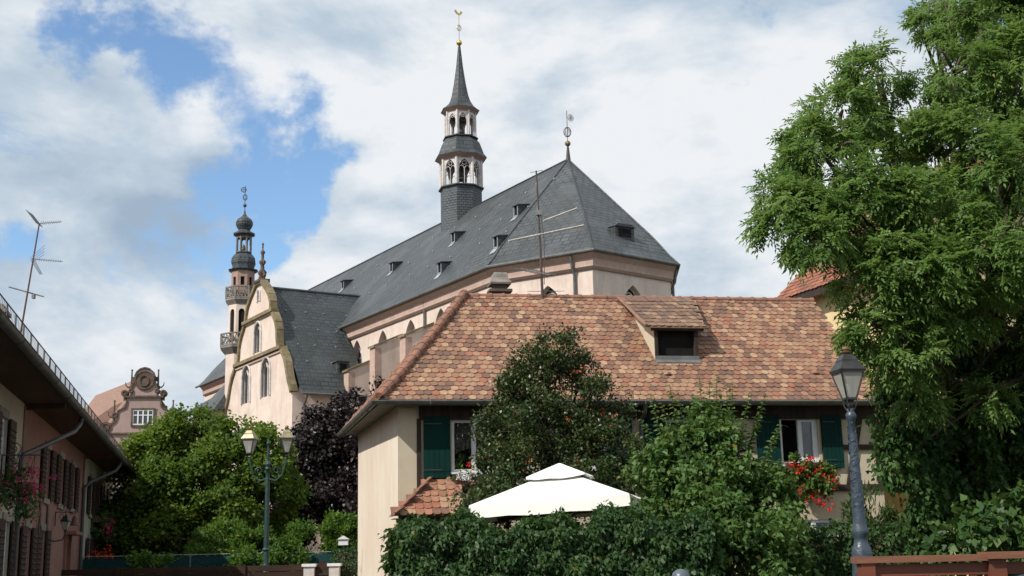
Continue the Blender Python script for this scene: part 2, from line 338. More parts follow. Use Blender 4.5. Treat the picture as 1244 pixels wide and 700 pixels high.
def arch_y(kind, x, w_):
    if kind == 'point': return math.sqrt(max(0, w_*w_-(abs(x)+w_/2)**2))
    if kind == 'round': return math.sqrt(max(0, w_*w_/4-x*x))
    if kind == 'seg': return .12*w_*(1-(2*x/w_)**2)
    return 0.
def rise(kind, w_): return arch_y(kind, 0, w_)
def outline(op, n=12):
    x, b, w_, h, k = op; sp = h-rise(k, w_)
    if k == 'rect': return [(x-w_/2, b+h), (x+w_/2, b+h)]
    return [(x-w_/2+w_*i/n, b+sp+arch_y(k, -w_/2+w_*i/n, w_)) for i in range(n+1)]
def panel(mb, O, ax, inn, W, H, ops=(), depth=.3, m=0, mr=0, back=False, ztop=None):
    """wall sheet with real openings (x centre, base, width, height, kind) and reveals of some depth"""
    O, ax, inn = V3(O), V3(ax), V3(inn)
    P = lambda x, z, d=0.: O+ax*x+Z*z+inn*d
    layers = (0., depth) if back else (0.,)
    cur = 0.
    for op in sorted(ops):
        x, b, w_, h, k = op; x0, x1 = x-w_/2, x+w_/2; ol = outline(op)
        for d in layers:
            if x0 > cur+1e-4: mb.poly([P(cur, 0, d), P(x0, 0, d), P(x0, H, d), P(cur, H, d)], m)
            if b > 1e-4: mb.poly([P(x0, 0, d), P(x1, 0, d), P(x1, b, d), P(x0, b, d)], m)
            for a, c in zip(ol[:-1], ol[1:]):
                if H > max(a[1], c[1])+1e-4 or k != 'rect': mb.poly([P(a[0], a[1], d), P(c[0], c[1], d), P(c[0], H, d), P(a[0], H, d)], m)
        loop = [(x0, b)]+ol+[(x1, b)]
        for a, c in zip(loop, loop[1:]+loop[:1]): mb.poly([P(*a), P(*c), P(*c, depth), P(*a, depth)], mr)
        cur = x1
    for d in layers:
        if W > cur+1e-4: mb.poly([P(cur, 0, d), P(W, 0, d), P(W, H, d), P(cur, H, d)], m)
def pane(mb, O, ax, inn, op, depth, m=0):
    O, ax, inn = V3(O), V3(ax), V3(inn); ol = outline(op); x, b, w_, h, k = op
    mb.poly([O+ax*a+Z*c+inn*depth for a, c in [(x-w_/2, b)]+ol+[(x+w_/2, b)]], m)
def tracery(mb, O, ax, inn, op, depth, n=2, r_=.045, m=0):
    """stone mullions with little arches and a ring in the head of a pointed window"""
    O, ax, inn = V3(O), V3(ax), V3(inn); x, b, w_, h, k = op; sp = h-rise(k, w_)
    P = lambda a, z: O+ax*a+Z*z+inn*depth
    cw = w_/n
    for i in range(1, n): mb.tube([P(x-w_/2+cw*i, b), P(x-w_/2+cw*i, b+sp)], r_, 6, m)
    for i in range(n):
        cx = x-w_/2+cw*(i+.5); mb.tube([P(cx-cw/2+cw*j/8, b+sp-.05+arch_y('point', -cw/2+cw*j/8, cw)*.8) for j in range(9)], r_*.8, 5, m)
    rr = w_*.17; cz = b+sp+rise(k, w_)*.58
    mb.tube([P(x+rr*math.cos(a*math.pi/6), cz+rr*math.sin(a*math.pi/6)) for a in range(13)], r_*.8, 5, m, cap=False)
    ol = [(x-w_/2, b)]+outline(op)+[(x+w_/2, b)]
    mb.tube([P(*p) for p in ol], r_*1.1, 5, m)

def leaf_mesh(name, mat_, pos, dirs, nrm, ln, wd, tint, parent=None, fold=.25):
    """one folded four-cornered leaf per row"""
    n = len(pos); d = dirs/np.linalg.norm(dirs, axis=1)[:, None]
    s = np.cross(d, nrm); s /= (np.linalg.norm(s, axis=1)[:, None]+1e-9); nn = np.cross(s, d)
    ln = np.broadcast_to(ln, (n,))[:, None]; wd = np.broadcast_to(wd, (n,))[:, None]
    v = np.empty((n, 4, 3)); v[:, 0] = pos; v[:, 1] = pos+d*ln*.42+s*wd*.5+nn*wd*fold; v[:, 2] = pos+d*ln-nn*ln*.12; v[:, 3] = pos+d*ln*.42-s*wd*.5+nn*wd*fold
    me = bpy.data.meshes.new(name); me.vertices.add(4*n); me.vertices.foreach_set('co', v.ravel())
    me.loops.add(4*n); me.loops.foreach_set('vertex_index', np.arange(4*n, dtype=np.int32)); me.polygons.add(n)
    me.polygons.foreach_set('loop_start', np.arange(0, 4*n, 4, dtype=np.int32)); me.polygons.foreach_set('loop_total', np.full(n, 4, dtype=np.int32))
    tn = np.clip(tint, 0, .95).astype(np.float32); tn[np.random.default_rng(n).random(n) < .008] = 1.0
    at_ = me.attributes.new('tint', 'FLOAT', 'FACE'); at_.data.foreach_set('value', tn)
    me.materials.append(M[mat_] if isinstance(mat_, str) else mat_); me.update(); me.validate()
    o = bpy.data.objects.new(name, me); C.objects.link(o)
    if parent: o.parent = parent
    return o
def unit(rg, n):
    a = rg.normal(size=(n, 3)); return a/np.linalg.norm(a, axis=1)[:, None]
def blob_points(rg, blobs, n, sub=16, subr=.36, shell=.8, keepy=None):
    """points in lumpy sub-clumps on the shells of ellipsoid blobs (x,y,z,rx,ry,rz)"""
    wts = np.array([b[3]*b[5] for b in blobs]); cnt = (wts/wts.sum()*n).astype(int); P = []; O = []; T = []
    for b, k in zip(blobs, cnt):
        c = np.array(b[:3]); rr = np.array(b[3:6]); ns = max(4, int(sub*b[6] if len(b) > 6 else sub))
        sd = unit(rg, ns); sc = c+sd*rr*(shell+.2*rg.random((ns, 1))); sr = subr*(.6+.8*rg.random(ns)); st = rg.random(ns)
        id_ = rg.integers(0, ns, k); dd = unit(rg, k); rad = rg.random(k)**.45
        p = sc[id_]+dd*(rad*sr[id_])[:, None]*rr.mean()*np.array([1, 1, .8]); P.append(p); O.append((p-c)/rr); T.append(st[id_])
    P = np.vstack(P); O = np.vstack(O); O /= np.linalg.norm(O, axis=1)[:, None]+1e-9
    return P, O, np.concatenate(T)
def crown(name, mat_, blobs, n, ln, wd, parent, seed=1, k=5, spread=.16, droop=.25, sub=16, subr=.36, upb=.7, tb=.0):
    rg = np.random.default_rng(seed); P, O, T = blob_points(rg, blobs, n//k, sub, subr)
    pos = np.repeat(P, k, 0)+rg.normal(size=(len(P)*k, 3))*spread; o = np.repeat(O, k, 0); t = np.repeat(T, k)
    m = len(pos); d = o*.55+rg.normal(size=(m, 3))*.6; d[:, 2] -= droop
    nr = rg.normal(size=(m, 3))*.55+o*.4; nr[:, 2] += upb
    return leaf_mesh(name, mat_, pos, d, nr, ln*(.7+.6*rg.random(m)), wd*(.7+.6*rg.random(m)), tb+t*.5+rg.random(m)*.5, parent)
def box_leaves(name, mat_, x0, x1, y0, y1, z0, z1, n, ln, wd, parent, seed=1, wob=.12, top=None, face=(0, -1, 0)):
    """foliage skin of a hedge: front, top and ends, wobbling in and out"""
    rg = np.random.default_rng(seed); A = [(x1-x0)*(z1-z0), (x1-x0)*(y1-y0), (y1-y0)*(z1-z0), (y1-y0)*(z1-z0), (x1-x0)*(z1-z0)*.4]; A = np.array(A)/sum(A)
    w_ = rg.choice(5, n, p=A); u_ = rg.random(n); v_ = rg.random(n)
    x = x0+(x1-x0)*u_; y = np.full(n, float(y0)); z = z0+(z1-z0)*v_; nr = np.tile(np.array([0., -1, 0]), (n, 1))
    i = w_ == 1; y[i] = y0+(y1-y0)*v_[i]; z[i] = z1; nr[i] = (0, 0, 1)
    i = w_ == 2; x[i] = x0; y[i] = y0+(y1-y0)*u_[i]; nr[i] = (-1, 0, 0)
    i = w_ == 3; x[i] = x1; y[i] = y0+(y1-y0)*u_[i]; nr[i] = (1, 0, 0)
    i = w_ == 4; y[i] = y1; nr[i] = (0, 1, 0)
    wv = np.sin(x*5.1+z*3)*.5+np.sin(x*11.3-z*7.7+1)*.35+np.sin(z*13+x*2.2)*.3
    off = wob*(wv+rg.normal(size=n)*.45)
    if top is not None: z = z0+(z-z0)*(np.array([top(a) for a in x])-z0)/(z1-z0)
    pos = np.stack([x, y, z], 1)+nr*off[:, None]
    d = rg.normal(size=(n, 3))*.5; d[:, 2] -= .75; d += nr*.45
    n2_ = nr+rg.normal(size=(n, 3))*.45; n2_[:, 2] += .35
    return leaf_mesh(name, mat_, pos, d, n2_, ln*(.6+.7*rg.random(n)), wd*(.6+.7*rg.random(n)), .35+.35*wv/2+rg.random(n)*.5-.15, parent)
def core_box(mb, x0, x1, y0, y1, z0, z1): mb.box(x0, x1, y0, y1, z0, z1)
def limbs(base, top, blobs, r0_, seed=0, kink=.3, per=3):
    rd = random.Random(seed); mb = MB(); base, top = V3(base), V3(top)
    pts = [base.lerp(top, i/6)+V3((rd.uniform(-1, 1), rd.uniform(-1, 1), 0))*kink*.3*(i > 0) for i in range(7)]
    mb.tube(pts, [r0_*(1.25 if i == 0 else 1-.1*i) for i in range(7)], 10)
    for b in blobs:
        c = V3(b[:3]); s_ = pts[rd.choice((3, 4, 5, 6))]
        mid = s_.lerp(c, .5)+V3((rd.uniform(-1, 1), rd.uniform(-1, 1), rd.uniform(-.2, .8)))*kink
        q = [s_, s_.lerp(mid, .55)+V3((0, 0, .1)), mid, mid.lerp(c, .6), c]; rr = r0_*.42
        mb.tube(q, [rr, rr*.8, rr*.6, rr*.42, rr*.25], 7)
        for k in range(per*2):
            e_ = c+V3((rd.uniform(-1, 1)*b[3], rd.uniform(-1, 1)*b[4], rd.uniform(-.7, 1)*b[5]))*.9; st = q[rd.choice((2, 3, 4))]
            m2 = st.lerp(e_, .5)+V3((rd.uniform(-.1, .1), rd.uniform(-.1, .1), .12)); mb.tube([st, m2, e_], [rr*.3, rr*.18, rr*.06], 5)
    return mb

# ================================================================== THE SETTING
G = .35
mb = MB()
ys = [-40, 7.6, 9.4, 16, 40, 120, 400, 1500]; zs = [0, 0, G, G, G, G, G-2, G-6]
for (a, za), (b, zb) in zip(zip(ys[:-1], zs[:-1]), zip(ys[1:], zs[1:])): mb.poly([(-1200, a, za), (1200, a, za), (1200, b, zb), (-1200, b, zb)])
tag(mb.build('ground', 'earth'), kind='structure')
mb = MB(); mb.poly([(-7.6, -20, .004), (9, -20, .004), (9, 7.4, .004), (-7.6, 7.4, .004)]); tag(mb.build('road', 'asphalt'), kind='structure')
mb = MB(); mb.poly([(-7.9, 9.6, G+.004), (-2.9, 9.6, G+.004), (-9.5, 36, G+.004), (-14.3, 36, G+.004)]); tag(mb.build('lane', 'asphalt'), kind='structure')
mb = MB(); mb.box(1.0, 12, 10.3, 12.4, G-.3, G+.12); tag(mb.build('pavement', 'deck'), kind='structure')

# ================================================================== CHURCH
CR = R(31.3)
church = thing('church', 'tall pink church with steep slate roof, pointed windows and slender open belfry', 'church', (3.42, 68.33, 0), CR)
EZ, AZ = 16.21, 23.9
FAR = 46.
eave = [(-7.25, -3.0), (-4.49, -8.53), (1.43, -7.72), (7.0, .3)]
wall = [(-6.75, -2.9), (-4.2, -8.0), (1.25, -7.25), (6.5, .3)]
def seg(a, b):
    a, b = V3((*a, 0)), V3((*b, 0)); d = b-a; return a, d.length, d.normalized(), Z.cross(d.normalized())
mb = MB(); op_n = []
W0 = 0.
H = 15.45
# nave side: runs back from corner A; openings measured from the far end
nave_ops = [(FAR+2.9-(y+2.9), 8.6, 1.55, 6.55, 'point') for y in (3.2, 6.95, 10.75, 14.6, 18.5, 22.4)]
O_ = V3((-6.75, FAR, 0)); panel(mb, O_, (0, -1, 0), (1, 0, 0), FAR+2.9, H, nave_ops, .55)
segs = []
for a, b, fr in ((wall[0], wall[1], .545), (wall[1], wall[2], .50), (wall[2], wall[3], .5)):
    o_, L_, ax, inn = seg(a, b); op = (L_*fr, 8.2, 1.7, 6.6, 'point'); panel(mb, o_, ax, inn, L_, H, [op], .5); segs.append((o_, ax, inn, op))
mb.poly([(6.5, .3, 0), (6.75, FAR, 0), (6.75, FAR, H), (6.5, .3, H)])
mb.poly([(-6.75, FAR, 0), (6.75, FAR, 0), (6.75, FAR, H), (0, FAR, AZ-.6), (-6.75, FAR, H)])
mb.build('wall', 'church_plaster', church)
# cornice of worn pink blocks under the eaves
def inset(P, k): return [(x*k, y*k) for x, y in P]
mb = MB()
ring_in = [(-6.75, FAR)]+wall+[(6.75, FAR)]
for (k0, z0), (k1, z1) in zip([(1.012, 15.3), (1.03, 15.42), (1.03, 15.8), (1.06, 16.02)], [(1.03, 15.42), (1.03, 15.8), (1.06, 16.02), (1.065, 16.17)]):
    A_ = [(-6.75*k0, FAR)]+inset(wall, k0)+[(6.75*k0, FAR)]; B_ = [(-6.75*k1, FAR)]+inset(wall, k1)+[(6.75*k1, FAR)]
    for i in range(len(A_)-1): mb.poly([(*A_[i], z0), (*A_[i+1], z0), (*B_[i+1], z1), (*B_[i], z1)])
mb.build('cornice', 'quoin', church)
# windows: stone tracery > glass
for (ox, b, w_, h, k) in nave_ops:
    t_ = MB(); tracery(t_, O_, (0, -1, 0), (1, 0, 0), (ox, b, w_, h, k), .38, 3, .05); wo_ = t_.build('window', 'cream_stone', church)
    t_ = MB(); pane(t_, O_, (0, -1, 0), (1, 0, 0), (ox, b, w_, h, k), .45); t_.build('pane', 'glass', wo_)
for (o_, ax, inn, op) in segs:
    t_ = MB(); tracery(t_, o_, ax, inn, op, .34, 3, .05); wo_ = t_.build('window', 'cream_stone', church)
    t_ = MB(); pane(t_, o_, ax, inn, op, .42); t_.build('pane', 'glass', wo_)
# roof, bell-cast at the eaves
def rp(k, z, e): return V3((e[0]*k, e[1]*k, z))
prof = [(1.0, EZ), (.93, EZ+.50), (.86, EZ+1.12), (.78, EZ+1.80)]
def sl(e, k):  # straight part aims at the ridge
    return None
mb = MB()
cols = [(-7.25, FAR+.4)]+eave+[(7.25, FAR+.4)]
def ridge_of(i): return V3((0, FAR+.4, AZ)) if i in (0, 5) else V3((0, 0, AZ))
def rpt(i, k, z):
    e_ = V3((*cols[i], 0)); c_ = ridge_of(i); c_.z = 0; p = c_+(e_-c_)*k; p.z = z; return p
for i in range(5):
    for (k0, z0), (k1, z1) in zip(prof[:-1], prof[1:]): mb.poly([rpt(i, k0, z0), rpt(i+1, k0, z0), rpt(i+1, k1, z1), rpt(i, k1, z1)])
    if i in (0, 4): mb.poly([rpt(i, *prof[-1]), rpt(i+1, *prof[-1]), ridge_of(i+1), ridge_of(i)])
    else: mb.poly([rpt(i, *prof[-1]), rpt(i+1, *prof[-1]), ridge_of(i)])
    mb.poly([rpt(i, 1, EZ), rpt(i+1, 1, EZ), rpt(i+1, 1, EZ-.1), rpt(i, 1, EZ-.1)])
    mb.poly([rpt(i, 1, EZ-.1), rpt(i+1, 1, EZ-.1), rpt(i+1, .93, EZ-.1), rpt(i, .93, EZ-.1)])
roof = mb.build('roof', 'slate', church)
def roof_z(x):   # nave slope height at local x
    k = abs(x)/7.25
    P = prof+[(0, AZ)]
    for (k0, z0), (k1, z1) in zip(P[:-1], P[1:]):
        if k <= k0 and k >= k1: return z0+(z1-z0)*(k0-k)/(k0-k1)
    return EZ
mb = MB()
for i in (1, 2, 3, 4): mb.tube([rpt(i, k, z+.03) for k, z in prof]+[ridge_of(i)+V3((0, 0, .03))], .04, 6)
mb.tube([(0, 0, AZ+.03), (0, FAR+.4, AZ+.03)], .06, 6); mb.build('ridge_flashing', 'slate_dark', roof)
mb = MB()
mb.tube([(x*1.008, y*1.008, EZ-.08) for x, y in cols[:5]], .085, 8); mb.build('gutter', 'lead_gutter', church)
for (pts) in ([(-6.9, 4.95, 16.1), (-6.9, 4.95, 15.7), (-6.62-.25, 4.95, 15.3), (-6.87, 4.95, 0)], ):
    m_ = MB(); m_.tube(pts, .075, 8); m_.build('downpipe', 'lead_gutter', church)
o_, L_, ax, inn = seg(wall[0], wall[1]); q = o_+ax*(L_*.83)-inn*.12
m_ = MB(); m_.tube([q-inn*.35+Z*16.1, q-inn*.2+Z*15.5, q+Z*15.1, q], .075, 8); m_.build('downpipe', 'lead_gutter', church)
q = V3((*wall[2], 0))+V3((.35, -.1, 0)); m_ = MB(); m_.tube([q+Z*16.0, q+Z*15.3+V3((-.1, .05, 0)), q+Z*15.1+V3((-.2, .1, 0)), q+V3((-.2, .1, 0))], .07, 8); m_.build('downpipe', 'lead_gutter', church)
# buttresses with sloping weathered tops
for y in (12.3-.15, 8.4, 4.4):
    m_ = MB(); t0 = 13.6 if y < 9 else 12.7; m_.extr([(-6.74, y-.35, 0), (-6.74, y-.35, t0+.75), (-8.5, y-.35, t0), (-8.5, y-.35, 0)], (0, .7, 0)); b_ = m_.build('buttress', 'church_plaster', church)
    m_ = MB(); m_.extr([(-6.76, y-.42, t0+.77), (-6.76, y-.42, t0+.9), (-8.62, y-.42, t0+.08), (-8.62, y-.42, t0-.04)], (0, .84, 0)); m_.build('coping', 'mossy_stone', b_)
    m_ = MB(); m_.box(-8.52, -8.502, y-.352, y+.352, 6, t0-.05); m_.box(-8.5, -8.1, y-.354, y-.351, 6, t0-.05); m_.build('quoin', 'quoin', b_)
for c_, a_ in ((wall[1], -2.2), (wall[2], -1.05)):
    pass
# little roof lights
def roof_light(x, y, sc=.68, frontal=True):
    z = roof_z(x); s_ = .55*sc; xo = x
    m_ = MB(); zb = z-.05
    xb = x+.95*sc
    # cheeks + little lid
    for yy in (y-s_/2-.06, y+s_/2): m_.extr([(x, yy, zb), (x, yy, zb+1.02*sc), (xb, yy, zb+1.2*sc), (xb, yy, zb+.2)], (0, .06, 0))
    m_.extr([(x-.1, y-s_/2-.12, zb+1.0*sc), (x-.1, y-s_/2-.12, zb+1.07*sc), (xb+.1, y-s_/2-.12, zb+1.25*sc), (xb+.1, y-s_/2-.12, zb+1.18*sc)], (0, s_+.24, 0))
    o = m_.build('dormer', 'slate_dark', church)
    m_ = MB(); m_.box(x+.03, x+.08, y-s_/2, y+s_/2, zb+.1, zb+1.0*sc); m_.build('opening', 'dark_void', o)
    m_ = MB(); m_.beam((x, y-s_/2, zb+.1), (x, y-s_/2, zb+1.*sc), .05, .05); m_.beam((x, y+s_/2, zb+.1), (x, y+s_/2, zb+1.*sc), .05, .05); m_.beam((x-.02, y-s_/2, zb+.1), (x-.02, y+s_/2, zb+.1), .06, .06)
    m_.poly([(x-.28, y-.28, roof_z(x-.28)+.05), (x-.28, y+.28, roof_z(x-.28)+.05), (x-.02, y+.28, roof_z(x-.02)+.05), (x-.02, y-.28, roof_z(x-.02)+.05)]); m_.build('frame', 'zinc_light', o)
for x, y in ((-3.85, -.35), (-3.5, 7.6), (-6.1, -2.5+.6), (-3.55, 16.2), (-6.2, 4.3), (-2.7, 26.3)): roof_light(x, y)
# eyebrow dormer on the end slope, facing the viewer
m_ = MB(); fz = 17.42; yb = -6.95
m_.extr([(-1.95, yb, fz-.1), (-1.95, yb, fz+.62), (-.75, yb, fz+.62), (-.75, yb, fz-.1)], (0, 1.6, .1)); m_.extr([(-2.0, yb-.08, fz+.6), (-1.8, yb-.08, fz+.76), (-.9, yb-.08, fz+.76), (-.7, yb-.08, fz+.6)], (0, 1.2, .1))
o = m_.build('dormer', 'slate_dark', church); m_ = MB(); m_.box(-1.75, -.95, yb-.02, yb-.005, fz+.08, fz+.52); m_.build('opening', 'dark_void', o)
# snow hooks and pale repaired slates dotted over the roofs
def hooks(parent, pts):
    first = None
    for p in pts:
        if first is None:
            m_ = MB(); m_.box(-.05, .05, -.06, .06, .01, .07); first = o = m_.build('snow_hook', 'zinc_light', parent)
        else: o = first.copy(); C.objects.link(o); o.parent = parent
        o.location = p
rd = random.Random(5)
hooks(roof, [(x, y+rd.uniform(-.4, .4), roof_z(x)) for x in (-1.6, -3.4, -5.0) for y in np.arange(-1, 38, 2.9)])
# apex finial
m_ = MB(); m_.tube([(0, 0, AZ-.2), (0, 0, AZ+.9)], [.16, .05], 8); m_.tube([(0, 0, AZ+.8), (0, 0, AZ+3.0)], .022, 6)
o = m_.build('finial', 'iron', church)
m_ = MB(); m_.ball((0, 0, AZ+.98), .17, 10); m_.build('ball', 'brass', o)
m_ = MB()
for a in range(0, 180, 30):
    dx, dy = math.cos(R(a)), math.sin(R(a)); m_.tube([(dx*.22*math.sin(R(b)), dy*.22*math.sin(R(b)), AZ+1.68-.30*math.cos(R(b))) for b in range(0, 361, 30)], .014, 4, cap=False)
m_.build('openwork', 'iron', o)
m_ = MB()
for rr in (.2, .11): m_.tube([(.26+rr*math.cos(R(a)), 0, AZ+2.6+rr*math.sin(R(a))) for a in range(0, 361, 30)], .016, 5, cap=False)
for a in range(0, 360, 30): m_.beam((.26, 0, AZ+2.6), (.26+.2*math.cos(R(a)), 0, AZ+2.6+.2*math.sin(R(a))), .012, .012)
m_.build('weather_vane', 'brass', o)

# ---- open belfry astride the ridge
def octa(r_, z, ph=0.): return [(r_*math.cos(R(22.5+ph+45*k)), r_*math.sin(R(22.5+ph+45*k)), z) for k in range(8)]
def ring8(mb, c, prof_, ph=0., m=0): mb.lathe(prof_, 8, (c[0], c[1], 0), R(22.5+ph), m)
def arcade(mb, c, r_, z0, H_, op_w, op_b, op_h, ph=0., depth=.12, m=0, kind='point'):
    P = [V3((c[0]+r_*math.cos(R(22.5+ph+45*k)), c[1]+r_*math.sin(R(22.5+ph+45*k)), z0)) for k in range(8)]; out = []
    for k in range(8):
        a, b = P[k], P[(k+1) % 8]; d = (b-a); L_ = d.length; ax = d.normalized(); inn = Z.cross(ax)
        op = (L_/2, op_b, op_w, op_h, kind); panel(mb, a, ax, inn, L_, H_, [op], depth, m, m, back=True); out.append((a, ax, inn, op))
        mb.tube([a+V3((0, 0, 0)), a+Z*H_], .075*r_, 6, m)
    return out
TC = (0, 12.85); PH = -18.
m_ = MB(); ring8(m_, TC, [(1.404, 17.8), (1.404, 25.45), (1.560, 25.5), (1.560, 25.58), (1.440, 25.62)], PH); tur = m_.build('belfry', 'slate_blue', church)
m_ = MB(); fr = arcade(m_, TC, 1.40, 25.6, 1.85, .78, .02, 1.72, PH, .13)
for (a, ax, inn, op) in fr: tracery(m_, a, ax, inn, op, .06, 2, .026)
m_.build('lower_arcade', 'cream_stone', tur)
m_ = MB(); ring8(m_, TC, [(1.440, 27.4), (1.464, 27.45), (1.740, 27.62), (1.764, 27.68), (1.560, 27.7)], PH); m_.build('lower_cornice', 'pink_sandstone', tur)
m_ = MB(); ring8(m_, TC, [(1.800, 27.66), (1.752, 27.74), (1.584, 27.95), (1.464, 28.3), (1.296, 28.75), (1.104, 28.98), (1.080, 29.02), (1.224, 29.03), (1.224, 29.1), (1.080, 29.12)], PH); m_.build('middle_roof', 'slate_dark', tur)
m_ = MB(); fr = arcade(m_, TC, 1.04, 29.1, 1.78, .54, .02, 1.55, PH, .11)
for (a, ax, inn, op) in fr: tracery(m_, a, ax, inn, (op[0], op[1], op[2], op[3], op[4]), .05, 1, .024)
m_.build('upper_arcade', 'cream_stone', tur)
m_ = MB(); ring8(m_, TC, [(1.080, 30.8), (1.104, 30.86), (1.296, 31.0), (1.320, 31.06), (1.080, 31.1)], PH); m_.build('upper_cornice', 'pink_sandstone', tur)
m_ = MB(); ring8(m_, TC, [(1.356, 31.05), (1.200, 31.15), (0.936, 31.4), (0.720, 31.75), (0.576, 32.2), (0.408, 33.1), (0.240, 34.3), (0.108, 35.6), (0.072, 35.9)], PH); m_.build('spire', 'slate_dark', tur)
m_ = MB(); m_.tube([(*TC, 35.7), (*TC, 38.15)], .022, 6); m_.tube([(TC[0]+.17*math.cos(R(a)), TC[1], 37.15+.22*math.sin(R(a))) for a in range(0, 361, 30)], .02, 5, cap=False); m_.tube([(TC[0]+.09*math.cos(R(a)), TC[1], 37.15+.14*math.sin(R(a))) for a in range(0, 361, 30)], .016, 5, cap=False)
m_.build('finial_rod', 'brass', tur)
m_ = MB(); m_.ball((*TC, 36.05), .2, 10); m_.build('gilt_ball', 'gilt', tur)
m_ = MB(); x0 = TC[0]
m_.extr([(x0+a, TC[1]-.02, 38.05+b) for a, b in ((-.34, .28), (-.2, .12), (-.05, .05), (.12, .06), (.2, .16), (.22, .26), (.3, .24), (.26, .3), (.2, .38), (.12, .34), (.08, .2), (-.08, .2), (-.18, .34), (-.3, .4))], (0, .04, 0))
m_.build('weather_cock', 'gilt', tur)
for z_, rr, hz_, hw_b in ((26.55, .42, 27.1, 1), (29.85, .3, 30.35, .7)):
    m_ = MB(); m_.lathe([(rr, z_-.35), (rr*.92, z_-.3), (rr*.62, z_), (rr*.5, z_+.3), (rr*.2, z_+.4)], 14, (*TC, 0)); m_.beam((TC[0]-hw_b, TC[1], hz_), (TC[0]+hw_b, TC[1], hz_), .13, .13); m_.tube([(*TC, z_+.3), (*TC, hz_)], .05, 5); m_.build('bell', 'iron', tur)
m_ = MB()
for a in range(4): m_.tube([(TC[0]+.3*math.cos(a*1.57), TC[1]+.3*math.sin(a*1.57), 25.6), (TC[0]+.3*math.cos(a*1.57), TC[1]+.3*math.sin(a*1.57), 27.4)], .05, 5)
m_.build('bell_frame', 'iron', tur)

# ================================================================== GABLED WING with the scrolled front
wing = thing('gabled_wing', 'pink church wing with a scrolled mossy gable and steep dark slate roof', 'church wing', (3.42, 68.33, 0), CR)
XF, YB, Y1 = -11.81, 18.6, 12.3
gp = [(0, 6.1), (11.35, 6.1), (11.7, 5.95), (12.1, 5.65), (12.6, 5.4), (13.2, 5.15), (13.7, 4.8), (14.1, 4.35), (14.35, 4.2), (14.36, 3.75), (14.9, 3.62), (15.5, 3.55), (16.0, 3.35), (16.4, 3.0), (16.75, 2.65), (16.95, 2.6), (16.96, 2.38), (17.5, 2.32), (18.0, 2.05), (18.5, 1.5), (18.95, .85), (19.2, .5)]
def hwz(z):
    for (z0, a), (z1, b) in zip(gp[:-1], gp[1:]):
        if z0 <= z <= z1: return a+(b-a)*(z-z0)/(z1-z0) if z1 > z0 else a
    return .5
m_ = MB()
bands = [(0, 14.35, 5.0 if False else 4.2, [(2.2+.15, 11.95, 1.45, 2.25, 'point'), (2.2-1.75+4.2-.2+1.6, 11.95, 1.45, 2.25, 'point')]), (14.36, 16.95, 1.2, []), (16.96, 19.2, .5, [])]
# central panels
panel(m_, (XF, YB+4.2, 0), (0, -1, 0), (1, 0, 0), 8.4, 14.35, [(4.2-2.15, 11.6, 1.7, 2.5, 'round'), (4.2+1.5, 11.6, 1.7, 2.5, 'round')], .35)
panel(m_, (XF, YB+1.2, 14.36), (0, -1, 0), (1, 0, 0), 2.4, 2.59, [(1.2-.15, .28, 1.35, 2.0, 'round')], .35)
panel(m_, (XF, YB+.45, 16.96), (0, -1, 0), (1, 0, 0), .9, 2.24, [(.45-.1, 1.0, .5, .8, 'round')], .35)
for (za, zb, wc) in ((0, 14.35, 4.2), (14.36, 16.95, 1.2), (16.96, 19.2, .45)):
    zz = sorted({za, zb} | {z for z, _ in gp if za < z < zb})
    for a, b in zip(zz[:-1], zz[1:]):
        ha = hwz(a+1e-6) if a > 0 else 6.1; hb = hwz(b-1e-6)
        for s_ in (-1, 1): m_.poly([(XF, YB+s_*wc, a), (XF, YB+s_*ha, a), (XF, YB+s_*hb, b), (XF, YB+s_*wc, b)])
m_.poly([(XF, Y1+.2, 0), (-6.75, Y1+.2, 0), (-6.75, Y1+.2, 11.4), (XF, Y1+.2, 11.4)])
m_.poly([(XF, YB+6.1, 0), (-6.75, YB+6.1, 0), (-6.75, YB+6.1, 11.4), (XF, YB+6.1, 11.4)])
m_.poly([(-7, Y1+.2, 11.4), (-7, 2*YB-Y1-.2, 11.4), (-7, YB, 18.5)])
m_.build('wall', 'church_plaster', wing)
# coping following the scrolls
m_ = MB()
full = [(YB-a, z) for z, a in gp[1:]]+[(YB+a, z) for z, a in gp[1:][::-1]]
for (ya, za), (yb_, zb) in zip(full[:-1], full[1:]):
    p, q = V3((XF-.16, ya, za)), V3((XF-.16, yb_, zb)); d = q-p
    if d.length < .02: continue
    out = V3((0, -d.z, d.y)).normalized()
    if out.y*(ya-YB) < 0: out = -out
    if abs(ya-YB) < .6 and abs(yb_-YB) < .6: out = Z
    m_.extr([p-out*.13, p+out*.13, p+out*.13+V3((.46, 0, 0)), p-out*.13+V3((.46, 0, 0))], d)
for z_, hw in ((14.35, 4.25), (16.95, 2.7)):
    m_.box(XF-.22, XF+.1, YB-hw-.1, YB+hw+.1, z_-.12, z_+.1)
m_.build('coping', 'mossy_stone', wing)
m_ = MB()
for z_ in (14.1, 16.8):
    m_.box(XF-.1, XF+.01, YB-hwz(z_)+.05, YB+hwz(z_)-.05, z_-.06, z_+.04)
m_.build('string_course', 'quoin', wing)
